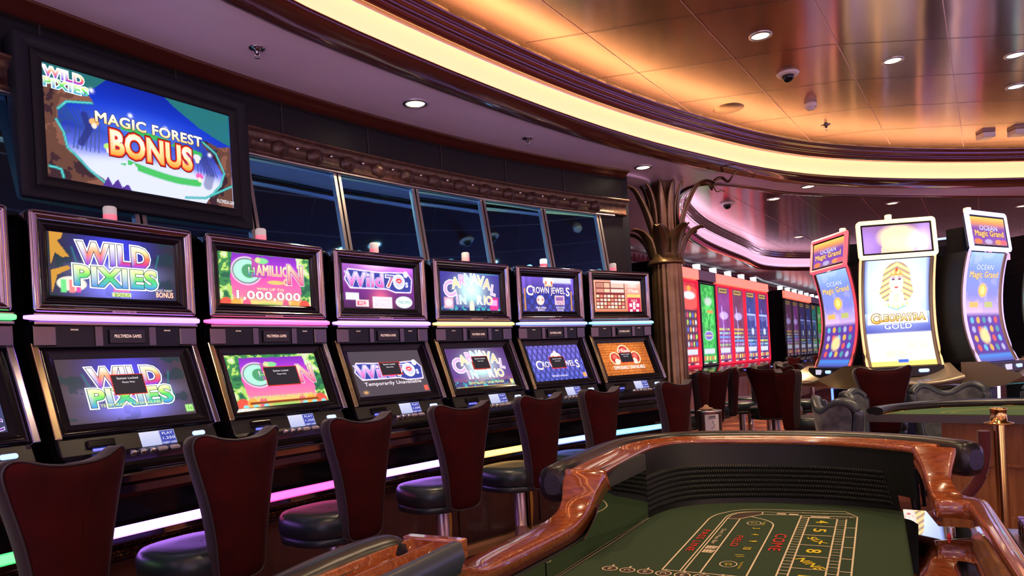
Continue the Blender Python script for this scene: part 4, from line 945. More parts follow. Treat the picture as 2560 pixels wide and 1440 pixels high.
for S in (lambda p: p, lambda p: (p[0], mirror_v(p[1]))):
    q = lambda P: [S(a) for a in P]
    ln(q([(-.508, NV)]+[(-.51, 2.323)])); ln(q(arc1)); ln(q([(-.356, 2.502), (-.112, 2.522), (-.075, 2.452), (-.076, NV)]))
    for du in (-.0045, .0045):
        ln(q([(-.459+du, NV), (-.4585+du, 2.345)]), .0035); ln(q([(x-du*.0+du, y) for x, y in arc2]), .0035)
    ln(q([(-.355, 2.462), (-.098, 2.489)])); ln(q([(-.413, NV), (-.415, 2.343)])); ln(q([(-.457, 2.34), (-.417, 2.343), (-.387, 2.386), (-.358, 2.423), (-.360, 2.461)]))
    ln(q([(-.358, 2.426), (-.084, 2.450)])); ln(q(arcf)); ln(q([(-.304, 2.225), (-.303, NV)]))
    ln(q([(-.238, NV), (-.238, 2.436)])); ln(q([(-.213, NV), (-.213, 2.412)])); ln(q([(-.131, NV), (-.131, 2.412)])); ln(q([(-.105, NV), (-.105, 2.412)])); ln(q([(-.238, 2.410), (-.078, 2.414)]))
    ln(q([(-.510, NV), (-.076, NV)]))
    for k in range(6):
        v = 2.414-.1125*k; ln(q([(-.213, v), (-.076, v)]))
    for k in range(25):
        v = 2.414-.0281*k
        if v > NV: ln(q([(-.238, v), (-.213, v)]), .003); ln(q([(-.131, v), (-.105, v)]), .003)
    ink[3].add([(x, y, ZF+.0006) for x, y in q([(-.453, 2.345), (-.445, 2.39), (-.425, 2.43), (-.39, 2.452), (-.362, 2.458), (-.360, 2.425), (-.388, 2.386), (-.418, 2.345)])], [list(range(8))])
    for k in range(10):
        v = NV-.028; u = -.638+.047*k; c = [S((u+.019*math.cos(a), v+.019*math.sin(a))) for a in [2*math.pi*j/24 for j in range(25)]]
        ln(c, .003); ln([S((u, v+.019)), S((u, v+.034))], .005)
        ink[3].add([(x, y, ZF+.0006) for x, y in c[:-1]], [list(range(24))])
        tx('E' if k % 2 == 0 else 'C', *S((u, v)), .016, None, 0, 0 if k % 2 else math.pi/2)
    for v0, u0, s in ((2.445, -.30, 1), (2.424, -.195, 1), (2.445, -.262, 1), (2.424, -.168, 1)):
        a, b = S((u0, v0)), .010
        ink[0].add([(a[0]-.014, a[1]-.007, ZF+.0014), (a[0]+.014, a[1]-.007, ZF+.0014), (a[0]+.014, a[1]+.007, ZF+.0014), (a[0]-.014, a[1]+.007, ZF+.0014)], [(0, 1, 2, 3)])
tx('PASS LINE', -.484, 2.055, .021, .245, 1); tx('Don\'t Pass Bar', -.437, 2.112, .013, .175, 0)
for v0 in (1.985, 1.945):
    ink[0].add([(-.449, v0-.016, ZF+.0014), (-.421, v0-.016, ZF+.0014), (-.417, v0+.014, ZF+.0014), (-.447, v0+.016, ZF+.0014)], [(0, 1, 2, 3)])
    for a_ in range(3):
        for b_ in (-.007, .007):
            cx_, cy_ = -.4405+.0085*a_, v0+b_
            ink[3].add([(cx_+.0026*math.cos(j), cy_+.0026*math.sin(j), ZF+.0019) for j in np.linspace(0, 5.5, 8)], [list(range(8))])
tx('FIELD', -.379, 2.070, .020, .118, 1); tx('COME', -.269, 2.085, .031, .185, 1)
for s_, u, v in (('3', -.348, 2.229), ('4', -.340, 2.154), ('9', -.335, 2.077), ('10', -.339, 2.0), ('11', -.346, 1.921), ('12', -.361, 1.839), ('2', -.364, 2.296)):
    tx(s_, u, v, .021 if s_ not in ('2', '12') else .017, None, 2, .35 if s_ in ('12', '11') else 0, .012)
for u, v in ((-.361, 1.839), (-.364, 2.296)):
    ln([(u+.021*math.cos(a), v+.026*math.sin(a)) for a in [2*math.pi*j/28 for j in range(29)]], .0028, 0)
tx('Pays Double', -.330, 1.835, .007, .06, 2, .0); tx('Pays Double', -.335, 2.297, .007, .045, 2, .0)
for s_, v, r, l_, h in (('4', 2.358, 0, .05, .034), ('5', 2.248, 0, .055, .034), ('SIX', 2.130, .55, .075, .024), ('8', 2.017, 0, .055, .036), ('NINE', 1.897, .60, .10, .026), ('10', 1.775, 0, .08, .036)):
    tx(s_, -.171, v, h, l_*.62 if r == 0 else l_, 2, r, .02)
tx('Don\'t Pass Bar', -.20, 2.478, .009, None, 0, math.pi/2); tx('Don\'t Come Bar', -.125, 2.437, .009, None, 0, math.pi/2)
sm_ = MB(); L_ = [(-.700, 2.29), (-.716, 1.95), (-.739, 1.60), (-.769, 1.3), (-.794, 1.0), (-.794, .66)]
sm_.add([q_ for x, y in L_ for q_ in ((x-.0022, y, ZF+.0015), (x+.0022, y, ZF+.0015))], [(2*i, 2*i+2, 2*i+3, 2*i+1) for i in range(5)]); sm_.build('mirror_seam', mat('seam_strip', (.30, .26, .18), .4), crp, OC)
for m_, nm, k in ((M_ink_w, 'layout_marking', 0), (M_ink_r, 'red_lettering', 1), (M_ink_y, 'number_lettering', 2), (M_ink_b, 'brown_pattern', 3)):
    o = ink[k].build(nm, m_, felt, OC)
# ribbed rubber bumper round the end, plain felt wall above
def wall_loop(P, prof): return [[(x+nx_*d, y+ny_*d, z) for d, z in prof] for x, y, nx_, ny_ in P]
def with_normals(P):
    out = []
    for i, p in enumerate(P):
        a = Vector(P[min(i+1, len(P)-1)])-Vector(P[max(i-1, 0)]); a.normalize(); out.append((p[0], p[1], -a.y, a.x))
    return out
def resample(P, n):
    P = [Vector(q[:2]) for q in P]; a = [0]
    for i in range(1, len(P)): a.append(a[-1]+(P[i]-P[i-1]).length)
    out = []
    for k in range(n):
        s = a[-1]*k/(n-1); i = max(0, min(len(a)-2, int(np.searchsorted(a, s))-1)); t = (s-a[i])/max(1e-6, a[i+1]-a[i]); out.append(P[i].lerp(P[i+1], min(max(t, 0), 1)))
    return out
TOPW = catmull([(-.728, 2.30), (-.730, 2.43), (-.71, 2.53), (-.655, 2.605), (-.54, 2.632), (-.38, 2.637), (-.20, 2.618), (-.06, 2.560), (.035, 2.495), (.084, 2.44)], 5, False)
BOTW = [(-.706, 2.285)]+WE[1:]+[(.084, 2.53), (.094, 2.47)]
NB = 132; TB, BB = resample(TOPW, NB), resample(BOTW, NB)
def wallpt(i, z, push=0.0):
    t = (z-ZF)/(ZW-ZF); p = BB[i].lerp(TB[i], t); a, b = BB[max(i-1, 0)], BB[min(i+1, NB-1)]; d = (b-a).normalized()
    return (p.x+d.y*push, p.y-d.x*push, z)
kend = max(i for i in range(NB) if BB[i].x < .052)
bw = MB()
bw.loops([[wallpt(i, ZF if i <= kend else ZF+.055), wallpt(i, ZW-.10), wallpt(i, ZW-.006)] for i in range(NB)], False)
for i in range(2, kend-2):
    for r_ in range(7):
        z0 = ZF+.026+r_*.0165; h = .0075
        a, b, c, d = wallpt(i, z0-h, .001), wallpt(i+1, z0-h, .001), wallpt(i+1, z0+h, .001), wallpt(i, z0+h, .001)
        m_ = Vector(wallpt(i, z0, .008)).lerp(Vector(wallpt(i+1, z0, .008)), .5)
        bw.add([a, b, c, d, tuple(m_)], [(0, 1, 4), (1, 2, 4), (2, 3, 4), (3, 0, 4)])
bw.build('end_bumper', M_feltdark, crp, OC)
# side walls with mirror
sw = MB(); LN = with_normals(WL)
sw.loops(wall_loop(LN, [(0.0, ZF-.02), (.0, ZL-.045), (.03, ZL-.045), (.03, ZF-.02)]), True, True, True)
for rng in ((1.90, 2.30), (.62, 1.08)):
    pts = [p for p in LN if rng[0]-.02 <= p[1] <= rng[1]]; u0 = np.interp(rng[0], [p[1] for p in LN], [p[0] for p in LN]); u1 = np.interp(rng[1], [p[1] for p in LN], [p[0] for p in LN])
    sw.loops([[(u0-.03, rng[0], ZF), (u0, rng[0], ZF), (u0, rng[0], ZW-.005), (u0-.03, rng[0], ZW-.005)], [(u1-.03, rng[1], ZF), (u1, rng[1], ZF), (u1, rng[1], ZW-.005), (u1-.03, rng[1], ZW-.005)]], True, True, True)
sw.build('side_wall', M_feltdark, crp, OC)
ln([(-.698, 2.29), (-.737, 1.60), (-.767, 1.3), (-.79, 1.0)], .0035, 0, ZF+.002) if 0 else None
for v0, v1, zt in ((1.56, 2.285, .862), (1.0, 1.553, .752), (.64, .993, .752)):
    f = lambda v: float(np.interp(v, [p[1] for p in WL], [p[0] for p in WL]))+.004
    m = MB()
    if v1 > 2: pr = [(v0, ZF+.001), (v1, ZF+.001), (v1, zt), (1.93, zt), (1.86, .80), (1.78, .755), (v0, .752)]
    else: pr = [(v0, ZF+.001), (v1, ZF+.001), (v1, zt), (v0, zt)]
    n = len(pr); m.add([(f(a), a, b) for a, b in pr]+[(f(a)-.003, a, b) for a, b in pr], [list(range(n)), list(range(n, 2*n))[::-1]]+[(i, (i+1) % n, (i+1) % n+n, i+n) for i in range(n)])
    m.build('mirror_panel', M_clear_mirror, crp, OC)
# grooved wooden chip rail round the far end, and its near counterpart
def rail_section(P, prof, mb, mi=0, cap=True): return mb.loops([[(x+nx_*d, y+ny_*d, z) for d, z in prof] for x, y, nx_, ny_ in P], True, cap, cap, mi)
far_path = with_normals([(-.712, 1.88), (-.722, 2.05), (-.728, 2.20)]+catmull([(-.73, 2.30), (-.73, 2.43), (-.71, 2.53), (-.655, 2.605), (-.54, 2.632), (-.38, 2.637), (-.20, 2.618), (-.06, 2.560), (.035, 2.495), (.084, 2.44)], 5, False))
gp = [(-.004, ZW-.012), (-.004, ZW), (.006, ZW+.004), (.012, ZW-.002), (.020, ZW-.020), (.034, ZW-.024), (.048, ZW-.016), (.053, ZW+.002), (.058, ZW+.002), (.064, ZW-.018), (.080, ZW-.022), (.094, ZW-.012), (.099, ZW+.006), (.112, ZW+.006), (.112, ZW-.04)]
r = MB(); rail_section(far_path, [(d*(.9), z) for d, z in gp], r); r.build('chip_rail', M_woodrail, crp, OC)
r = MB()
for i in (6, 12, 20, 30, 40, 46):
    if i < len(far_path):
        x, y, nx_, ny_ = far_path[i]; Mx = Matrix(((ny_, nx_, 0, x), (-nx_, ny_, 0, y), (0, 0, 1, 0), (0, 0, 0, 1)))
        MB().box(-.004, .004, .012, .095, ZW-.03, ZW-.001, 0, Mx).build('rail_divider', M_woodrail, crp, OC)
pth = [(x+nx_*.145, y+ny_*.145) for x, y, nx_, ny_ in far_path]
def arm(path, name='armrest'):
    m = MB(); PN = with_normals(path); n = len(PN); L = []
    for i, (x, y, nx_, ny_) in enumerate(PN):
        e = min(i, n-1-i); k = [.55, .86, .97][e] if e < 3 else 1.0; ring = []
        for j in range(16):
            a = 2*math.pi*j/16; cx_, cz_ = math.cos(a), math.sin(a); sx_ = abs(cx_)**.75*(1 if cx_ > 0 else -1); sz_ = abs(cz_)**.75*(1 if cz_ > 0 else -1)
            ring.append((x+nx_*sx_*.045*k, y+ny_*sx_*.045*k, .885+sz_*.055*k+(.006*math.sin(i*1.7) if 0 else 0)))
        L.append(ring)
    return m.loops(L, True, True, True).build(name, M_navy, crp, OC)
e0 = Vector(pth[0]); e1 = Vector(pth[-1]); d0 = (Vector(pth[0])-Vector(pth[1])).normalized(); d1 = (Vector(pth[-1])-Vector(pth[-2])).normalized()
pth = [tuple(e0+d0*.012), tuple(e0+d0*.006)]+pth+[tuple(e1+d1*.02), tuple(e1+d1*.06), tuple(e1+d1*.075), tuple(e1+d1*.085)]
arm(pth)
near_path = with_normals([(-.706, .60), (-.702, .75), (-.698, .92), (-.694, 1.085)])
r = MB(); rail_section(near_path, [(d*1.02, z) for d, z in gp], r); r.build('chip_rail', M_woodrail, crp, OC)
x0 = -.70-.135-.012
arm([(x0+.002, .60), (x0, .75), (x0, .90), (x0+.004, .98), (x0+.012, 1.03), (x0+.02, 1.055), (x0+.026, 1.07), (x0+.03, 1.08)])
r = MB()
r.box(-.822, -.690, 1.086, 1.112, ZW-.03, ZW+.008, 0, None, .004); r.build('rail_end_block', M_woodrail, crp, OC)
r = MB(); r.loops([[(-.716, v, ZW-.045), (-.690, v, ZW-.05), (-.678, v, ZW-.02), (-.684, v, ZW+.006), (-.700, v, ZW+.009), (-.714, v, ZW-.004)] for v in (.60, .9, 1.06, 1.08)], True, True, True)
r.build('padded_lip', M_slate, crp, OC)
# low cut-out rails with S-curved ends
def s_rail(P, name='cutout_rail'):     # P: (outer u, inner u, v, z top, thickness)
    m = MB(); L = []
    Q = catmull(P, 5, False)
    for uo, ui, v, z, th, tv in Q:
        L.append([(uo, v, z), (uo+.006, v, z+.0035), (ui-.006, v, z+.0035), (ui, v, z), (ui+.002, v+tv, z-th), (uo, v+tv, z-th)])
    return m.loops(L, True, True, True).build(name, M_woodrail, crp, OC)
s_rail([(-.828, -.700, 1.895, ZW+.004, .06, .03), (-.826, -.702, 1.878, ZW-.004, .05, .05), (-.822, -.712, 1.858, ZW-.035, .03, .05), (-.818, -.728, 1.835, ZW-.075, .03, .05), (-.822, -.738, 1.80, ZL+.018, .035, .04), (-.834, -.742, 1.745, ZL+.003, .04, .01), (-.842, -.748, 1.66, ZL, .04, 0), (-.850, -.762, 1.50, ZL, .04, 0), (-.855, -.772, 1.40, ZL, .04, 0),
        (-.852, -.772, 1.33, ZL+.004, .04, -.01), (-.845, -.765, 1.26, ZL+.018, .035, -.03), (-.838, -.755, 1.20, ZL+.045, .03, -.05), (-.830, -.73, 1.155, ZW-.04, .03, -.05), (-.824, -.70, 1.12, ZW-.005, .05, -.04), (-.824, -.695, 1.10, ZW+.004, .06, -.03)])
m = MB(); L = []
for a, b, z, k in catmull([((.084, 2.44), (.192, 2.411), ZW+.004, 0), ((.092, 2.425), (.190, 2.400), ZW-.01, 0), ((.104, 2.402), (.178, 2.385), ZW-.045, 0), ((.112, 2.375), (.172, 2.36), ZW-.085, 0), ((.118, 2.335), (.190, 2.34), ZL+.010, 0), ((.128, 2.262), (.215, 2.33), ZL, 0)], 5, False) if False else []: pass
PR = [((.084, 2.44), (.196, 2.412), ZW+.005), ((.088, 2.430), (.192, 2.402), ZW-.008), ((.103, 2.405), (.182, 2.385), ZW-.040), ((.112, 2.378), (.176, 2.362), ZW-.075), ((.118, 2.340), (.185, 2.345), ZL+.022), ((.124, 2.295), (.200, 2.335), ZL+.004), ((.131, 2.256), (.215, 2.335), ZL), ((.165, 2.254), (.232, 2.320), ZL), ((.198, 2.246), (.247, 2.285), ZL), ((.207, 2.215), (.252, 2.235), ZL), ((.208, 2.10), (.252, 2.10), ZL), ((.210, 1.80), (.250, 1.80), ZL), ((.214, 1.5), (.248, 1.5), ZL), ((.216, .7), (.248, .7), ZL)]
PR = catmull([(a[0], a[1], b[0], b[1], z) for a, b, z in PR], 4, False)
for a0, a1, b0, b1, z in PR:
    dn = .045 if z < ZL+.03 else .04
    L.append([(a0, a1, z), (a0+(b0-a0)*.1, a1+(b1-a1)*.1, z+.0035), (a0+(b0-a0)*.9, a1+(b1-a1)*.9, z+.0035), (b0, b1, z), (b0, b1+(.03 if z > ZL+.03 else 0), z-dn), (a0, a1+(.03 if z > ZL+.03 else 0), z-dn)])
m.loops(L, True, True, True).build('cutout_rail', M_woodrail, crp, OC)
MB().box(.208, .246, .7, 2.255, ZF-.02, ZL-.04).build('bank_wall', M_woodtan, crp, OC)
# glossy chip-bank cover with its small brass lock
bc = MB(); bq = [(.053, .70), (.2075, .70), (.2075, 2.30), (.135, 2.30), (.115, 2.50), (.053, 2.51)]; bc.loops([[(x, y, z) for x, y in bq] for z in (ZF+.004, ZF+.020)], True, True, True, smooth=False); bc.build('bank_cover', M_glass_top, crp, OC)
MB().lathe([(.010, ZF+.004), (.010, ZF+.030), (.0085, ZF+.034)], 16, 0, Matrix.Translation((.160, 2.235, 0))).build('lock_barrel', M_silver, crp, OC)
MB().lathe([(.004, ZF+.004), (.006, ZF+.010), (.0065, ZF+.020)], 12, 0, Matrix.Translation((.150, 2.17, 0))).lathe([(.0045, ZF+.020), (.0045, ZF+.028), (.002, ZF+.033)], 12, 1, Matrix.Translation((.150, 2.17, 0))).build('bank_key', [M_brass, mat('red_key_tip', (.6, .02, .03), .3)], crp, OC)
# body of the table
ou = offset_loop(full+[(.082, .60)], -.075)
bd = MB(); bp = [(-.86, .62), (-.86, 1.9), (-.80, 2.35)]+[(p[0]+p[2]*.06, p[1]+p[3]*.06) for p in far_path[8:-6:4]]+[(.10, 2.45), (.235, 2.26), (.235, .62)]
bd.loops([[(x, y, z) for x, y in bp] for z in (.12, ZF-.03)], True, True, True, smooth=False)
bd.build('table_body', M_woodbase, crp, OC)
MB().loops([[(x*.9-.03, y*.93+.09, z) for x, y in bp] for z in (0, .12)], True, True, True, smooth=False).build('plinth', M_blackm, crp, OC)
# outer wooden apron of the tub under the rail
ap = MB()
rail_section(with_normals([(p[0]+p[2]*.075, p[1]+p[3]*.075) for p in far_path[:-9]]), [(0, ZF-.05), (.012, ZF-.05), (.012, ZW-.05), (0, ZW-.05)], ap)
ap.box(-.865, -.85, .62, 1.9, ZF-.05, ZL-.03)
ap.build('apron', M_woodbase, crp, OC)
bx = MB(); 
for k in range(4): bx.box(.285, .345, 1.93+.034*k, 1.950+.034*k, .805, .812, 1, None, .002).box(.285, .345, 1.925+.034*k, 1.955+.034*k, .765, .805, 0, None, .004)
tr = tag(bx.build('card_rack', [M_black, mat('violet_edge', (.3, .25, .8), .25, .5)], None, (.315, 1.99, .765)), 'small black ribbed rack beyond the right craps rail', 'rack')
tr.location = MT @ Vector((.315, 1.99, .765)); tr.rotation_euler = (0, 0, -ta)
sh = tag(MB().box(.27, .36, 1.86, 2.12, .745, .765, 0, None, .003).box(.30, .33, 1.95, 2.03, 0, .745).box(.25, .38, 1.88, 2.10, 0, .02).build('rack_stand', M_woodbase, None, (.315, 1.99, 0)), 'dark stand outside the right craps rail under the ribbed rack', 'stand')
sh.location = MT @ Vector((.315, 1.99, 0)); sh.rotation_euler = (0, 0, -ta)

# ================================================================ tall portrait machines of the far wall
def ART_tall(kind, dim=1.0):
    def f():
        I = Img(26, 78, .43); nz = I.noise(9, kind*7+3, 3); n2 = I.noise(26, kind*5+1, 2)
        base = [(.75, .02, .03), (.02, .50, .06), (.28, .05, .30), (.22, .05, .14), (.03, .06, .30), (.06, .03, .20), (.02, .35, .30)][kind % 7]
        I.c[:] = base; I.c *= (.5+nz)[..., None]
        if kind == 0:
            I.fill((1.0, .12, .08), I.ell(.5, .80, .30, .14, .2)); I.fill((1.1, 1.0, 1.1), I.ell(.5, .83, .16, .045, .3)); I.fill((1.1, .5, .05), I.ell(.5, .91, .05, .03, .3)); I.fill((.1, .02, .05), I.rect(.1, .95, .22, .66))
            for i in range(5):
                for j in range(5):
                    c = [(1, .45, .05), (.6, .9, .1), (.9, .95, 1.0), (.1, .2, .9), (1, .1, .2)][(i*2+j*3) % 5]; I.fill(c, I.ell(.16+.17*i, .26+.085*j, .024, .030, .2))
        elif kind == 1:
            I.addc((.25, 1.0, .2), (n2 > .5)*.5*I.glowf(.5, .6, .2, .5)); I.fill((.9, .9, .95), I.ell(.55, .78, .10, .05, .5)*.8); I.fill((1.1, .3, .1), I.rect(.45, .85, .64, .67, .02)); I.fill((.8, .85, 1.0), I.ell(.5, .36, .13, .06, .1)); I.fill((.25, .15, .75), I.ell(.5, .36, .11, .048, .1)); I.fill((1.1, .9, .1), I.rect(.28, .72, .35, .37))
        else:
            I.fill((.12, .08, .04), I.rect(.15, .85, .90, .985)); I.fill((1.0, .6, .15), I.rect(.22, .78, .92, .97)); I.fill((.12, .08, .04), I.rect(.26, .74, .93, .96))
            I.addc((.5, .45, 1.2), .9*I.stroke([(.35, .74), (.45, .45), (.25, .10)], .012)); I.addc((.6, .6, 1.2), .8*I.ell(.5, .62, .14, .05, .3))
            for j in range(6): I.fill([(.45, .85, .9), (.9, .9, .15), (1.0, .5, .1), (.6, 1.0, .3), (.7, .5, 1.1), (.2, .5, 1.1)][(j+kind) % 6], I.rect(.08, .92, .18+.05*j, .205+.05*j)*(.35+.65*(n2 > .45)))
            if kind > 3: I.fill((.02, .05, .30), I.rect(.05, .95, .30, .70)*.8); I.addc((.5, .6, 1.3), I.stroke([(.1, .66), (.9, .66), (.9, .5)], .01)); I.fill((.8, .9, 1.1), I.ell(.6, .42, .05, .05, .3))
        I.fill((.85, .9, 1.1), I.rect(.12, .88, .14, .20)); I.fill(tuple(.7*q for q in base), I.rect(0, 1, 0, .05))
        for i in range(5): I.fill([(1.1, .6, .1), (1, .2, .1), (1.0, .9, .3)][(i+kind) % 3], I.rect(.08+.18*i, .20+.18*i, .055, .11))
        I.fill((.9, .8, .7), I.rect(.1, .34, .012, .035)); I.fill((.9, .8, .7), I.rect(.66, .9, .012, .035)); I.fill((.04, .02, .04), I.rect(.40, .60, .01, .045))
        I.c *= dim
        return I
    return f
G_sign = glow('orange_sign', (1.9, .24, .12), 1.0)
M_redmetal = mat('red_frame', (.5, .01, .03), .3, .3, (.9, .01, .05), .8)
def tall_machine(P, D, N, s, kind, label, group, sign=True, dim=1.0):
    p = P+D*s; rz = math.atan2(D.y, D.x)
    t = thing('tall_slot_machine', label, 'slot machine', (p.x, p.y, 0), rz, group)
    MB().box(-.39, .39, .02, .44, .74, 2.60).prism([(.44, .74), (-.02, .74), (-.32, .86), (-.33, .93), (-.02, 1.0), (.44, 1.0)], -.385, .385).build('cabinet_body', M_black, t)
    MB().rframe(0, 1.70, .78, 1.40, .02, [(0, .03), (0, -.02), (.03, -.03), (.045, 0)]).build('screen_frame', M_redmetal if sign and dim == 1 else M_black, t)
    if kind >= 0: screen('screen', t, .68, 1.34, ART_tall(kind, dim)(), [], flatmap(-.345, .345, -.004, 1.02, -.004, 2.38), .95)
    MB().box(-.385, .385, -.04, .04, 2.415, 2.575, 0, None, .006).build('top_sign', G_sign if sign else mat('blank_sign', (.30, .20, .26), .4), t)
    MB().box(-.16, .0, -.19, -.175, .935, .955, 0, Matrix.Rotation(.0, 4, 'X')).box(.12, .24, -.19, -.175, .935, .955).build('button_glow', G_white, t)
    MB().box(-.05, .05, -.345, -.325, .88, .90).build('deck_glow', G_blue, t)
    MB().box(-.388, .388, .0, .44, 0, .74).box(-.388, .388, -.02, .44, 0, .05).build('oak_base', M_woodtan, t)
    MB().box(-.055, .055, .10, .20, 2.62, 2.665, 0, None, .006).box(-.055, .055, .10, .20, 2.675, 2.72, 0, None, .006).box(-.03, .03, .12, .18, 2.575, 2.725, 1).build('beacon', [mat('beacon_white', (1, 1, 1), .4, 0, (.75, .9, 1.0), 2.5), M_black], t)
    return t
GA, GB = 'tall machines on the left far wall', 'dim tall machines in the far corner'
TL = ['tall machine with a green screen, mostly hidden behind the palm column', 'tall red-screened slot machine next to the palm column', 'tall slot machine with a bright green screen and no lit sign', 'tall slot machine right of the bright green one, lilac tower picture', 'tall slot machine with yellow-green bands, third from the far end', 'tall slot machine with a dark blue picture, second from the far end', 'tall slot machine at the far end of the left wall']
for k, (s_, kd, sg) in enumerate(((-.29, 6, False), (.54, 0, True), (1.355, 1, False), (2.165, 2, True), (2.975, 3, True), (3.785, 4, True), (4.595, 5, True))):
    tall_machine(P1, D1, N1, s_, kd, TL[k], GA, sg)
order = ['first', 'second', 'third', 'fourth', 'fifth', 'sixth', 'seventh']
for k in range(7):
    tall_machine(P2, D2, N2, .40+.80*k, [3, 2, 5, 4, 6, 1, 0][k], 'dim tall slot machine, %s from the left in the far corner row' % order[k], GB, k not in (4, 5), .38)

# ================================================================ curved-screen machines on the right
def curve_y(q):   # depth of the curved face at height q (0..1), concave
    return -.30*((q-.48)**2)*1.9-.0
def curved_machine(label, loc, rz, rimcol, rimname, artmain, arttop, glow_side=None, gain=1.15):
    t = thing('curved_slot_machine', label, 'slot machine', loc, rz, 'curved slot machines')
    t.scale = (.93, 1, 1); z0, z1 = 1.03, 1.965
    mp = lambda x0, x1, yo: (lambda u, v, off: (x0+(x1-x0)*u, yo-.07*(2*(v-.5))**2*(1+.5*(v < .5))-off, z0+(z1-z0)*v))
    b = MB(); qs = np.linspace(0, 1, 14)
    fy = lambda q: .045-.07*(2*(q-.5))**2*(1+.5*(q < .5))
    b.loops([[(-.33, fy(q)+.0, z0-.01+(z1-z0+.02)*q), (.33, fy(q), z0-.01+(z1-z0+.02)*q), (.24, .27, z0-.01+(z1-z0+.02)*q), (-.24, .27, z0-.01+(z1-z0+.02)*q)] for q in qs], True, True, True, smooth=False)
    b.box(-.24, .24, .05, .27, .06, 1.03).box(-.18, .18, .06, .20, 1.93, 2.20)
    b.build('cabinet_body', M_blackm, t)
    g = glow('rim_'+rimname, rimcol, 1.8); gm = glow('side_rim_'+rimname, (rimcol[0], rimcol[1]*.80, rimcol[2]*(.55 if rimname == 'gold' else 1)), 1.15)
    for s in (-1, 1):
        r = MB(); r.tube([(s*.330, fy(q)-.035, z0-.015+(z1-z0+.03)*q) for q in qs], .011, 10); r.build('rim_light', gm, t)
        r = MB(); r.loops([[(s*.290, fy(q)-.028, z0+(z1-z0)*q), (s*.318, fy(q)-.040, z0+(z1-z0)*q), (s*.318, fy(q)+.03, z0+(z1-z0)*q), (s*.290, fy(q)+.03, z0+(z1-z0)*q)] for q in qs], True, True, True); r.build('gold_trim', M_offwhite, t)
    MB().tube([(-.33, fy(1)-.035, z1+.02), (.33, fy(1)-.035, z1+.02)], .010, 8).build('rim_light', gm, t)
    screen('main_screen', t, .57, z1-z0, *artmain, mp(-.288, .288, .018), gain)
    # floating top display
    Mx = Matrix.Translation((0, -.06, 2.145)) @ Matrix.Rotation(math.radians(-6), 4, 'X')
    MB().box(-.32, .32, .0, .05, -.150, .150, 0, Mx, .02).build('display_shell', M_grey, t)
    MB().rframe(0, 0, .70, .345, .035, [(.0, .012), (.0, -.012), (.010, -.018), (.026, -.018), (.036, -.008), (.036, .004)], 0, Mx).build('display_rim', g, t)
    MB().rframe(0, 0, .63, .275, .01, [(0, .0), (0, -.006), (.016, -.006), (.018, .0)], 0, Mx).build('display_bezel', M_blackm, t)
    c_, s_ = math.cos(math.radians(-6)), math.sin(math.radians(-6))
    def mt(u, v, off): zz = (v-.5)*.242; yy = -.004-off; return ((u-.5)*.596, -.06+yy*c_-zz*s_, 2.145+yy*s_+zz*c_)
    screen('top_screen', t, .596, .242, *arttop, mt, gain)
    # bill panel and winged deck
    MB().prism([(.05, 1.025), (-.175, 1.025), (-.20, .94), (.05, .94)], -.30, .30).build('instrument_panel', M_grey, t)
    MB().rframe(.12, .985, .09, .03, .014, [(0, -.18), (0, -.197), (.006, -.199), (.014, -.199)], 0, None, 4, True).build('card_light', G_white, t)
    MB().box(-.12, -.02, -.196, -.186, .958, 1.005).build('service_display', mat('pale_display', (.5, .5, .6), .3, 0, (.7, .72, .95), .8), t)
    dk = MB(); L = []
    for x in np.linspace(-.36, .36, 13):
        up = .10*abs(x/.36)**2.2
        L.append([(x, -.16, .94+up), (x, -.30, .90+up*.7), (x, -.40, .895+up*.45), (x, -.41, .875+up*.4), (x, -.28, .845), (x, -.12, .82), (x, .05, .80), (x, .05, .94+up)])
    dk.loops(L, True, True, True); dk.build('winged_deck', M_offwhite, t)
    for x in (-.06, 0, .06): MB().box(x-.018, x+.018, -.352, -.328, .899, .908, 0, None, .002).build('button', M_silver, t)
    for s in (-1, 1): MB().tube([(s*.27, .04, .88), (s*.30, .06, .60), (s*.275, .05, .30)], .012, 8).build('leg_light', glow('leg_'+(glow_side or rimname), rimcol if not glow_side else (.1, .2, 1), 3.0), t)
    MB().box(-.22, .22, .04, .05, .12, .78).build('front_door', mat('blue_door', (.02, .03, .10), .25), t)
    MB().box(-.30, .30, -.12, .28, 0, .06).build('foot', M_black, t)
    MB().lathe([(.026, 2.20), (.026, 2.345), (.030, 2.347), (.030, 2.38), (.02, 2.385)], 16, 0, Matrix.Translation((.0, .1, 0))).build('beacon', mat('amber_beacon', (1, .8, .5), .4, 0, (1, .62, .28), 2.5), t)
    return t
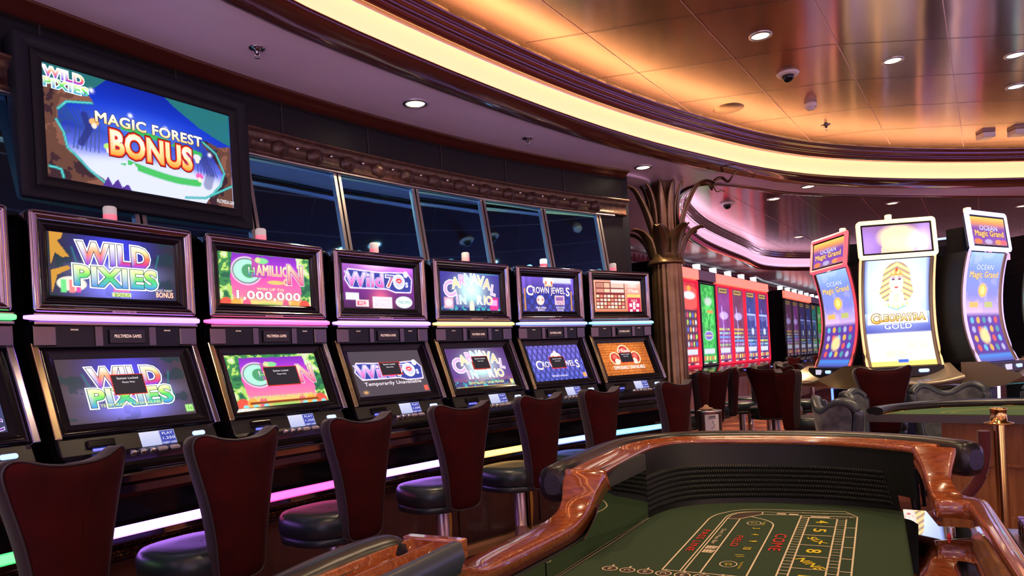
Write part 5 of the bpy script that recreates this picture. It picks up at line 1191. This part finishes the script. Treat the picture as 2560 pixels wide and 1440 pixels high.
def ART_queen():
    I = Img(110, 170, .58); 
    I.vgrad([(0, (.5, .35, .08)), (.035, (1.0, .6, .15)), (.05, (1.0, .92, .75)), (.30, (1.1, 1.05, 1.0)), (.32, (.06, .08, .45)), (.37, (.10, .14, .6)), (.5, (.45, .6, 1.1)), (1, (.50, .62, 1.15))])
    I.addc((.9, .9, .9), .8*I.glowf(.5, .72, .24, .30)); I.fill((.02, .03, .25), np.clip((np.abs(I.u-.5)-.44)*14, 0, 1)*(I.v > .5)*.9)
    I.fill((1.25, 1.0, .78), I.poly([(.03, .40), (.05, .50), (.22, .58), (.40, .62), (.60, .62), (.78, .58), (.95, .50), (.97, .40)]))   # shoulders
    nz = np.sin(I.x*150)
    H = I.poly([(.27, .78), (.30, .90), (.40, .965), (.5, .98), (.60, .965), (.70, .90), (.73, .78), (.77, .70), (.70, .62), (.62, .61), (.60, .70), (.40, .70), (.38, .61), (.30, .62), (.23, .70)])
    I.fill((.95, .58, .14), H); I.fill((1.2, .95, .45), H*(np.sin(I.v*120+abs(I.u-.5)*40) > .1)); I.fill((.30, .22, .45), H*(np.sin(I.v*120+abs(I.u-.5)*40) < -.86))
    I.fill((1.15, .82, .62), I.rect(.45, .55, .60, .72, .02)); F = I.ell(.5, .785, .062, .105, .08); I.fill((1.25, .98, .80), F); I.fill((1.3, 1.1, .95), I.ell(.51, .77, .035, .05, .5)*.7)
    I.fill((.85, .45, .12), (I.v > .852)*I.ell(.5, .80, .070, .105, .05)); I.fill((1.2, .95, .4), (I.v > .865)*I.ell(.5, .80, .070, .105, .05)*(nz > 0)); I.fill((.9, .12, .05), I.ell(.5, .905, .012, .018, .3))
    for sx in (-1, 1):
        cx = .5+sx*.048; I.fill((.55, .30, .65), I.ell(cx, .822, .018, .010, .3)); I.fill((.05, .03, .06), I.ell(cx, .815, .015, .0052, .3)); I.fill((.25, .12, .05), I.stroke([(cx-.03, .836), (cx+sx*.01, .842), (cx+.03, .836)], .0028)); I.fill((1.1, .55, .45), .5*I.ell(.5+sx*.06, .765, .014, .015, .8))
    I.fill((.95, .65, .5), I.ell(.5, .772, .008, .006, .5)); I.fill((.85, .12, .12), I.ell(.5, .742, .020, .0085, .3)); I.fill((.45, .05, .06), I.rect(.468, .532, .741, .7435))
    I.fill((1.2, .9, .4), I.stroke([(.34, .585), (.5, .55), (.66, .585)], .016)*(nz > -.2)); I.fill((.1, .6, .7), I.stroke([(.36, .565), (.5, .53), (.64, .565)], .005))
    for j in range(3):
        for i in range(5):
            c = [(1.15, 1.0, .75), (.55, .6, 1.0), (1.2, .95, .5), (1.25, 1.15, .9), (1.1, .65, .55)][(i*2+j) % 5]; I.fill(c, I.rect(.08+.175*i, .22+.175*i, .085+.075*j, .145+.075*j, .006)*.55)
    I.fill((1.2, .75, .2), I.rect(0, 1, .0, .045)); I.fill((.05, .15, .8), I.rect(.42, .58, .03, .06))
    GO = [(0, (.95, .45, .08)), (.45, (1.25, .8, .25)), (.8, (1.35, 1.15, .7)), (1, (1.3, 1.2, .9))]
    return I, [T('C', .16, .455, .085, [(.07, (.25, .12, .02)), (.015, GO)]), T('LEOPATRA', .57, .457, .062, [(.07, (.28, .13, .02)), (.01, GO)], w=.70), T('GOLD', .5, .375, .050, [(.07, (.08, .12, .55)), (.01, (1.2, 1.2, 1.4))], w=.42)]
def ART_glowtop():
    I = Img(80, 36, 2.2); I.c[:] = (.35, .16, .38); I.addc((.2, .15, .7), I.glowf(.05, .3, .4, .5)+I.glowf(.95, .6, .25, .6))
    I.fill((1.2, .90, .55), I.ell(.52, .55, .62, .42, .5)); I.fill((1.3, 1.1, .8), I.ell(.55, .35, .5, .25, .6)); I.fill((1.25, .9, .5), I.poly([(.25, 0), (.30, .75), (.45, .95), (.65, .93), (.72, .6), (.74, 0)])*.7); I.addc((1, .9, .9), I.glowf(.85, .3, .3, .4))
    return I, []
def ART_ocean(top):
    if top:
        I = Img(60, 56, 1.1); I.vgrad([(0, (.35, .15, .25)), (.2, (.25, .08, .5)), (.6, (.25, .08, .45)), (.8, (.95, .35, .12)), (1, (1.1, .7, .15))])
        for cx, c in ((.15, (1.0, .25, .08)), (.45, (.55, .45, .75)), (.75, (1.0, .35, .12)), (.9, (.9, .15, .2))): I.fill(c, I.ell(cx, .12, .12, .09, .3))
        OT = [T('OCEAN', .5, .62, .17, [(.05, (.2, .35, .9)), (.005, [(0, (.75, .75, .95)), (1, (.9, .35, .25))])], w=.52), T('Magic Grand', .5, .42, .20, [(.06, (.30, .12, .05)), (.01, (1.1, .65, .22))], w=.84)]
        return I, OT
    I = Img(70, 120, .6); I.vgrad([(0, (.10, .08, .4)), (.06, (.08, .3, .9)), (.08, (.12, .05, .35)), (.42, (.14, .06, .42)), (.46, (.75, .5, .9)), (.62, (.30, .30, 1.0)), (.85, (.25, .35, 1.1)), (1, (.40, .62, 1.2))])
    nz = I.noise(8, 9); I.addc((.3, .2, .6), (nz > .58)*.4*(I.v > .45)); I.fill((1.0, .6, .1), I.ell(.5, .66, .08, .065, .3)); I.fill((1.2, 1.0, .3), I.ell(.5, .66, .04, .04, .3))
    I.fill((.9, .55, .15), I.rect(.10, .36, .50, .555)); I.fill((.6, .6, .2), I.rect(.56, .80, .50, .555)); 
    for j in range(4):
        for i in range(5): I.fill([(.9, .12, .12), (.15, .55, .85), (1.0, .5, .1), (.1, .35, .45), (.5, .5, .8)][(i+2*j) % 5], I.ell(.14+.18*i, .13+.085*j, .032, .030, .3))
    I.fill((1.2, .8, .35), I.ell(.42, .24, .08, .07, .6))
    return I, [T('OCEAN', .5, .87, .045, [(.03, (.1, .2, .6)), (0, (.8, .85, 1.1))], w=.5), T('Magic Grand', .5, .805, .055, [(.05, (.35, .16, .03)), (.005, (1.15, .75, .3))], w=.86)]
def toface(dx, dy): return math.atan2(dy, dx)+math.pi/2   # heading whose front looks along (dx, dy)
curved_machine('machine with a gold-framed Egyptian queen screen behind the card table', (3.43, 6.19, 0), toface(-.14, -1), (1.0, .72, .36), 'gold', ART_queen(), ART_glowtop(), None, 1.3)
curved_machine('red-rimmed curved machine seen from its side, left of the gold-framed one', (3.22, 6.88, 0), toface(-1, -.08), (1.0, .05, .08), 'red', ART_ocean(False), ART_ocean(True), 'blue')
curved_machine('white and violet rimmed curved machine right of the gold-framed one', (4.12, 6.07, 0), toface(.58, -1), (.60, .55, 1.15), 'lilac', ART_ocean(False), ART_ocean(True))
curved_machine('cyan-rimmed machine at the right edge of the photo', (5.17, 6.75, 0), toface(.45, -1), (.10, .85, 1.0), 'cyan', ART_ocean(False), ART_ocean(True))
curved_machine('blue-rimmed machine half hidden behind the gold-framed one', (4.50, 7.45, 0), toface(.5, .9), (.30, .40, 1.0), 'blue', ART_ocean(False), ART_glowtop())
curved_machine('pink-rimmed machine between the gold-framed and the violet-rimmed ones', (5.35, 8.3, 0), toface(-.5, -1), (1.0, .10, .28), 'pink', ART_ocean(False), ART_glowtop())
curved_machine('machine with a pale display back behind the red-rimmed one', (3.88, 7.80, 0), toface(-.35, 1), (.9, .6, .35), 'amber', ART_ocean(False), ART_glowtop())

# ================================================================ half-moon card table
ec = Vector((.735, -.678)); PC = Vector((3.12, 4.23)); ra = math.atan2(ec.y, ec.x)
ct = thing('card_table', 'half-moon card table with green felt and black padded rail', 'gaming table', (PC.x, PC.y, 0), ra)
def half(a_, b_, n=40, x0=0): return [(x0+a_*math.cos(k), b_*math.sin(k)) for k in np.linspace(0, math.pi, n)]
H_ = half(.93, .84); MB().loops([[(x, y, z) for x, y in H_] for z in (.70, .752)], True, True, True, smooth=False).build('table_top', mat('grey_apron', (.10, .085, .095), .4), ct)
f_ = half(.80, .70); felt2 = MB().loops([[(x, y+.01, z) for x, y in f_] for z in (.752, .757)], True, True, True, smooth=False).build('felt_surface', mat('card_felt', (.06, .14, .04), .85), ct)
MB().loops([[(x*s_, y*s_+.01, .7535) for x, y in half(1, 1)] for s_ in (.86,)], True, False, True) and None
MB().add([(x*.90, y*.82+.005, .7545) for x, y in half(1, 1)], [list(range(40))]).build('wood_race', mat('blond_race', (.55, .33, .20), .3), ct)
q = with_normals([(x, y) for x, y in half(.875, .785)][::-1]); m = MB()
m.loops([[(x+nx_*d, y+ny_*d, z) for d, z in [(.055*math.cos(k), .775+.030*math.sin(k)) for k in np.linspace(0, 2*math.pi, 13)[:-1]]] for x, y, nx_, ny_ in q], True, True, True); m.build('padded_rail', M_navy, ct)
m = MB()
for rr, rx in ((.50, .42), (.44, .36)):
    P = half(rr, rx, 30); n = len(P); v = []
    for i, p in enumerate(P):
        a = Vector(P[min(i+1, n-1)])-Vector(P[max(i-1, 0)]); a.normalize(); v += [(p[0]+a.y*.003, p[1]-a.x*.003+.1, .7578), (p[0]-a.y*.003, p[1]+a.x*.003+.1, .7578)]
    m.add(v, [(2*i, 2*i+2, 2*i+3, 2*i+1) for i in range(n-1)])
m.build('betting_arc', M_ink_y, felt2)
for k in range(6):
    a = math.radians(20+28*k); x, y = .835*math.cos(a)*.99, .745*math.sin(a)*.985
    MB().lathe([(.036, .7558), (.044, .7565), (.044, .760), (.034, .760), (.033, .7565)], 24, 0, Matrix.Translation((x, y, 0))).build('cup_ring', M_brass, ct)
MB().box(-.50, .50, .10, .52, .0, .70).box(-.52, .52, .08, .54, .0, .10).box(-.52, .52, .08, .54, .42, .44).build('pedestal', M_woodtan, ct)
sh = thing('card_shuffler', 'pale lavender card shuffler lid on the card table', 'card shuffler', (PC.x+ec.x*.16+.678*.14, PC.y+ec.y*.16+.735*.14, .7585), ra)
MB().box(-.13, .13, -.08, .08, .0, .03, 0, None, .004).build('body', mat('lavender_plastic', (.62, .50, .72), .4), sh)
MB().box(-.09, .09, -.05, .05, .03, .036, 0, None, .002).build('lid', mat('lavender_plastic', (.62, .50, .72), .4), sh)
# ---------------------------------------------------------------- grey scalloped club chairs
def club_chair(label, loc, rz):
    t = thing('club_chair', label, 'chair', loc, rz, 'grey scalloped chairs at the card table')
    R = [(0, .86), (.05, .868), (.10, .90), (.15, .93), (.20, .935), (.245, .90), (.255, .85), (.245, .78), (.225, .68), (.21, .58), (.20, .50), (.18, .45), (.10, .44), (0, .44)]
    P = catmull(R, 3, False); O = [(x, z) for x, z in P]+[(-x, z) for x, z in P[-2:0:-1]]; bb = lambda x, y, z: (x, y-1.7*x*x+.12*(z-.44), z)
    lp = lambda k, y: [bb(x*k, y, .68+(z-.68)*k) for x, z in O]
    MB().loops([lp(.96, -.028), lp(.75, -.034), lp(.4, -.036), lp(.02, -.036)], True).build('inner_back', M_suede, t)
    MB().loops([lp(.96, .030), lp(.75, .036), lp(.4, .038), lp(.02, .038)], True).build('outer_back', M_suede, t)
    MB().tube([bb(x, .0, z) for x, z in O], .034, 8, closed=True).build('leather_roll', M_slate, t)
    sq = lambda k, z: [(.235*k*abs(math.cos(a))**.8*(1 if math.cos(a) > 0 else -1), -.25+.225*k*abs(math.sin(a))**.8*(1 if math.sin(a) > 0 else -1), z) for a in [2*math.pi*j/28 for j in range(28)]]
    MB().loops([sq(.95, .40), sq(1, .42), sq(1, .49), sq(.94, .515), (sq(.6, .522)), sq(.02, .522)], True, True).build('seat', M_slate, t)
    for sx in (-1, 1):
        for yy in (-.42, -.06): MB().tube([(sx*.18, yy, .41), (sx*.20, yy*1.04, .0)], .016, 8, rads=[.020, .012]).build('leg', M_blackm, t)
    return t
cc = club_chair('grey scalloped chair at the far side of the card table, before the queen screen', (3.46, 5.60, 0), 0)
cc.scale = (1, 1, .93)
cc.rotation_euler = (0, 0, math.radians(-20))
def dupc(label, loc, deg): return dup(cc, loc, math.radians(deg), label)
dupc('grey scalloped chair at the left end of the card table', (2.56, 5.34, 0), 55)
dupc('grey scalloped chair seen side-on beside the red velvet stool', (2.12, 4.72, 0), 92)
dupc('grey scalloped chair at the far right side of the card table', (4.12, 5.20, 0), -50)

# red stools further back: heading = direction the sitter looks
def st(px_x, Y, head_deg, label, group='red-backed stools in the rear aisle', s=1.0):
    return place_stool(px_x, Y, math.radians(head_deg-90), label, group, s)
st(1.88, 6.95, 150, 'rear stool just right of the palm column, partly behind its neighbour')
st(2.13, 7.42, 108, 'broad-looking rear stool before the green tall machine')
st(2.52, 8.0, 160, 'slim rear stool before the lilac tower machine')
st(2.98, 8.50, 175, 'rear stool with its back edge-on, before the yellow-banded machine')
st(3.34, 9.25, 165, 'rear stool nearest the far end of the left wall')
st(2.43, 6.25, 5, 'stool turned away with its seat towards the right, beside the grey chair')
st(3.74, 9.7, 178, 'small rear stool at the foot of the dark corner')
st(3.20, 8.15, 20, 'rear stool behind the turned-away one, seen edge-on')
st(2.72, 7.42, 60, 'dark wide stool at the deck of the red-rimmed machine', s=1.25)
st(2.97, 5.62, 85, 'wide red stool before the gold-framed queen machine', s=1.15)
st(5.6, 13.9, 120, 'far stool in the dim corner, left one'); st(6.2, 14.1, 120, 'far stool in the dim corner, right one')

# ---------------------------------------------------------------- brass post and rope
bp_ = thing('rope_post', 'polished brass stanchion beyond the craps table', 'stanchion', (2.00, 2.90, 0))
MB().lathe([(.155, 0), (.16, .012), (.14, .025), (.05, .045), (.024, .06)], 36).build('foot', M_brass, bp_)
MB().lathe([(.0235, .05), (.0215, .885)], 28).build('tube', M_brass, bp_)
MB().lathe([(.020, .880), (.052, .884), (.053, .889), (.030, .893), (.029, .938), (.031, .942), (.031, .948), (.022, .952), (.0001, .953)], 28).build('cap', M_brass, bp_)
pts = catmull([(1.952, 2.925, .855), (1.950, 2.93, .74), (1.925, 2.95, .63), (1.84, 2.98, .535), (1.71, 3.01, .47), (1.56, 3.03, .45), (1.40, 3.05, .48)], 6, False)
rp = tag(MB().tube(pts, .024, 12).build('velvet_rope', M_rope, None, (1.952, 2.925, .855)), 'burgundy rope hanging in a curve from the brass post', 'rope'); rp.location = (1.952, 2.925, .855)
# ---------------------------------------------------------------- steel bin
bn = thing('waste_bin', 'small round steel bin with a paper notice behind the craps table', 'bin', (1.665, 6.0, 0))
MB().lathe([(.098, 0), (.100, .01), (.100, .725), (.104, .73), (.104, .745), (.096, .748), (.090, .735)], 36).build('drum', M_silver, bn)
MB().lathe([(.088, .735), (.088, .742), (.0001, .742)], 30).build('lid', M_black, bn)
nb = MB(); L = []
for a in np.linspace(math.radians(232), math.radians(300), 9): L.append([(.1015*math.cos(a), .1015*math.sin(a), .545), (.1015*math.cos(a), .1015*math.sin(a), .715)])
nb.loops(L, False); nb.build('notice', M_paper, bn)
nb = MB()
Mn = Matrix.Translation((-.008, -.1045, .695)) @ Matrix.Rotation(math.pi/2, 4, 'X'); nb.box(-.035, .02, -.1045, -.1035, .682, .706, 1); Mn2 = Matrix.Translation((-.008, -.1047, .694)) @ Matrix.Rotation(math.pi/2, 4, 'X')
flat_text(nb, 'Please', Mn2, .014, 2, 0, .045); flat_text(nb, 'Place on the side', Matrix.Translation((-.005, -.1045, .563)) @ Matrix.Rotation(math.pi/2, 4, 'X'), .012, 0, .01, .085)
nb.tube([(-.02, -.1045, .60), (.005, -.1045, .61), (.012, -.1045, .625), (-.006, -.1045, .645), (-.012, -.1045, .665), (.006, -.1045, .65)], .0016, 6)
nb.build('notice_print', [M_blackm, mat('notice_tag', (.10, .10, .13), .5), M_paper], bn)
tt = tag(MB().lathe([(.0001, .0), (.035, .0), (.06, .012), (.055, .022), (.03, .028), (.012, .050), (.0001, .052)], 14).build('crumpled_napkin', mat('napkin', (.35, .18, .12), .7)), 'crumpled brown napkin lying on the steel bin', 'napkin'); tt.location = (1.64, 6.0, .743)
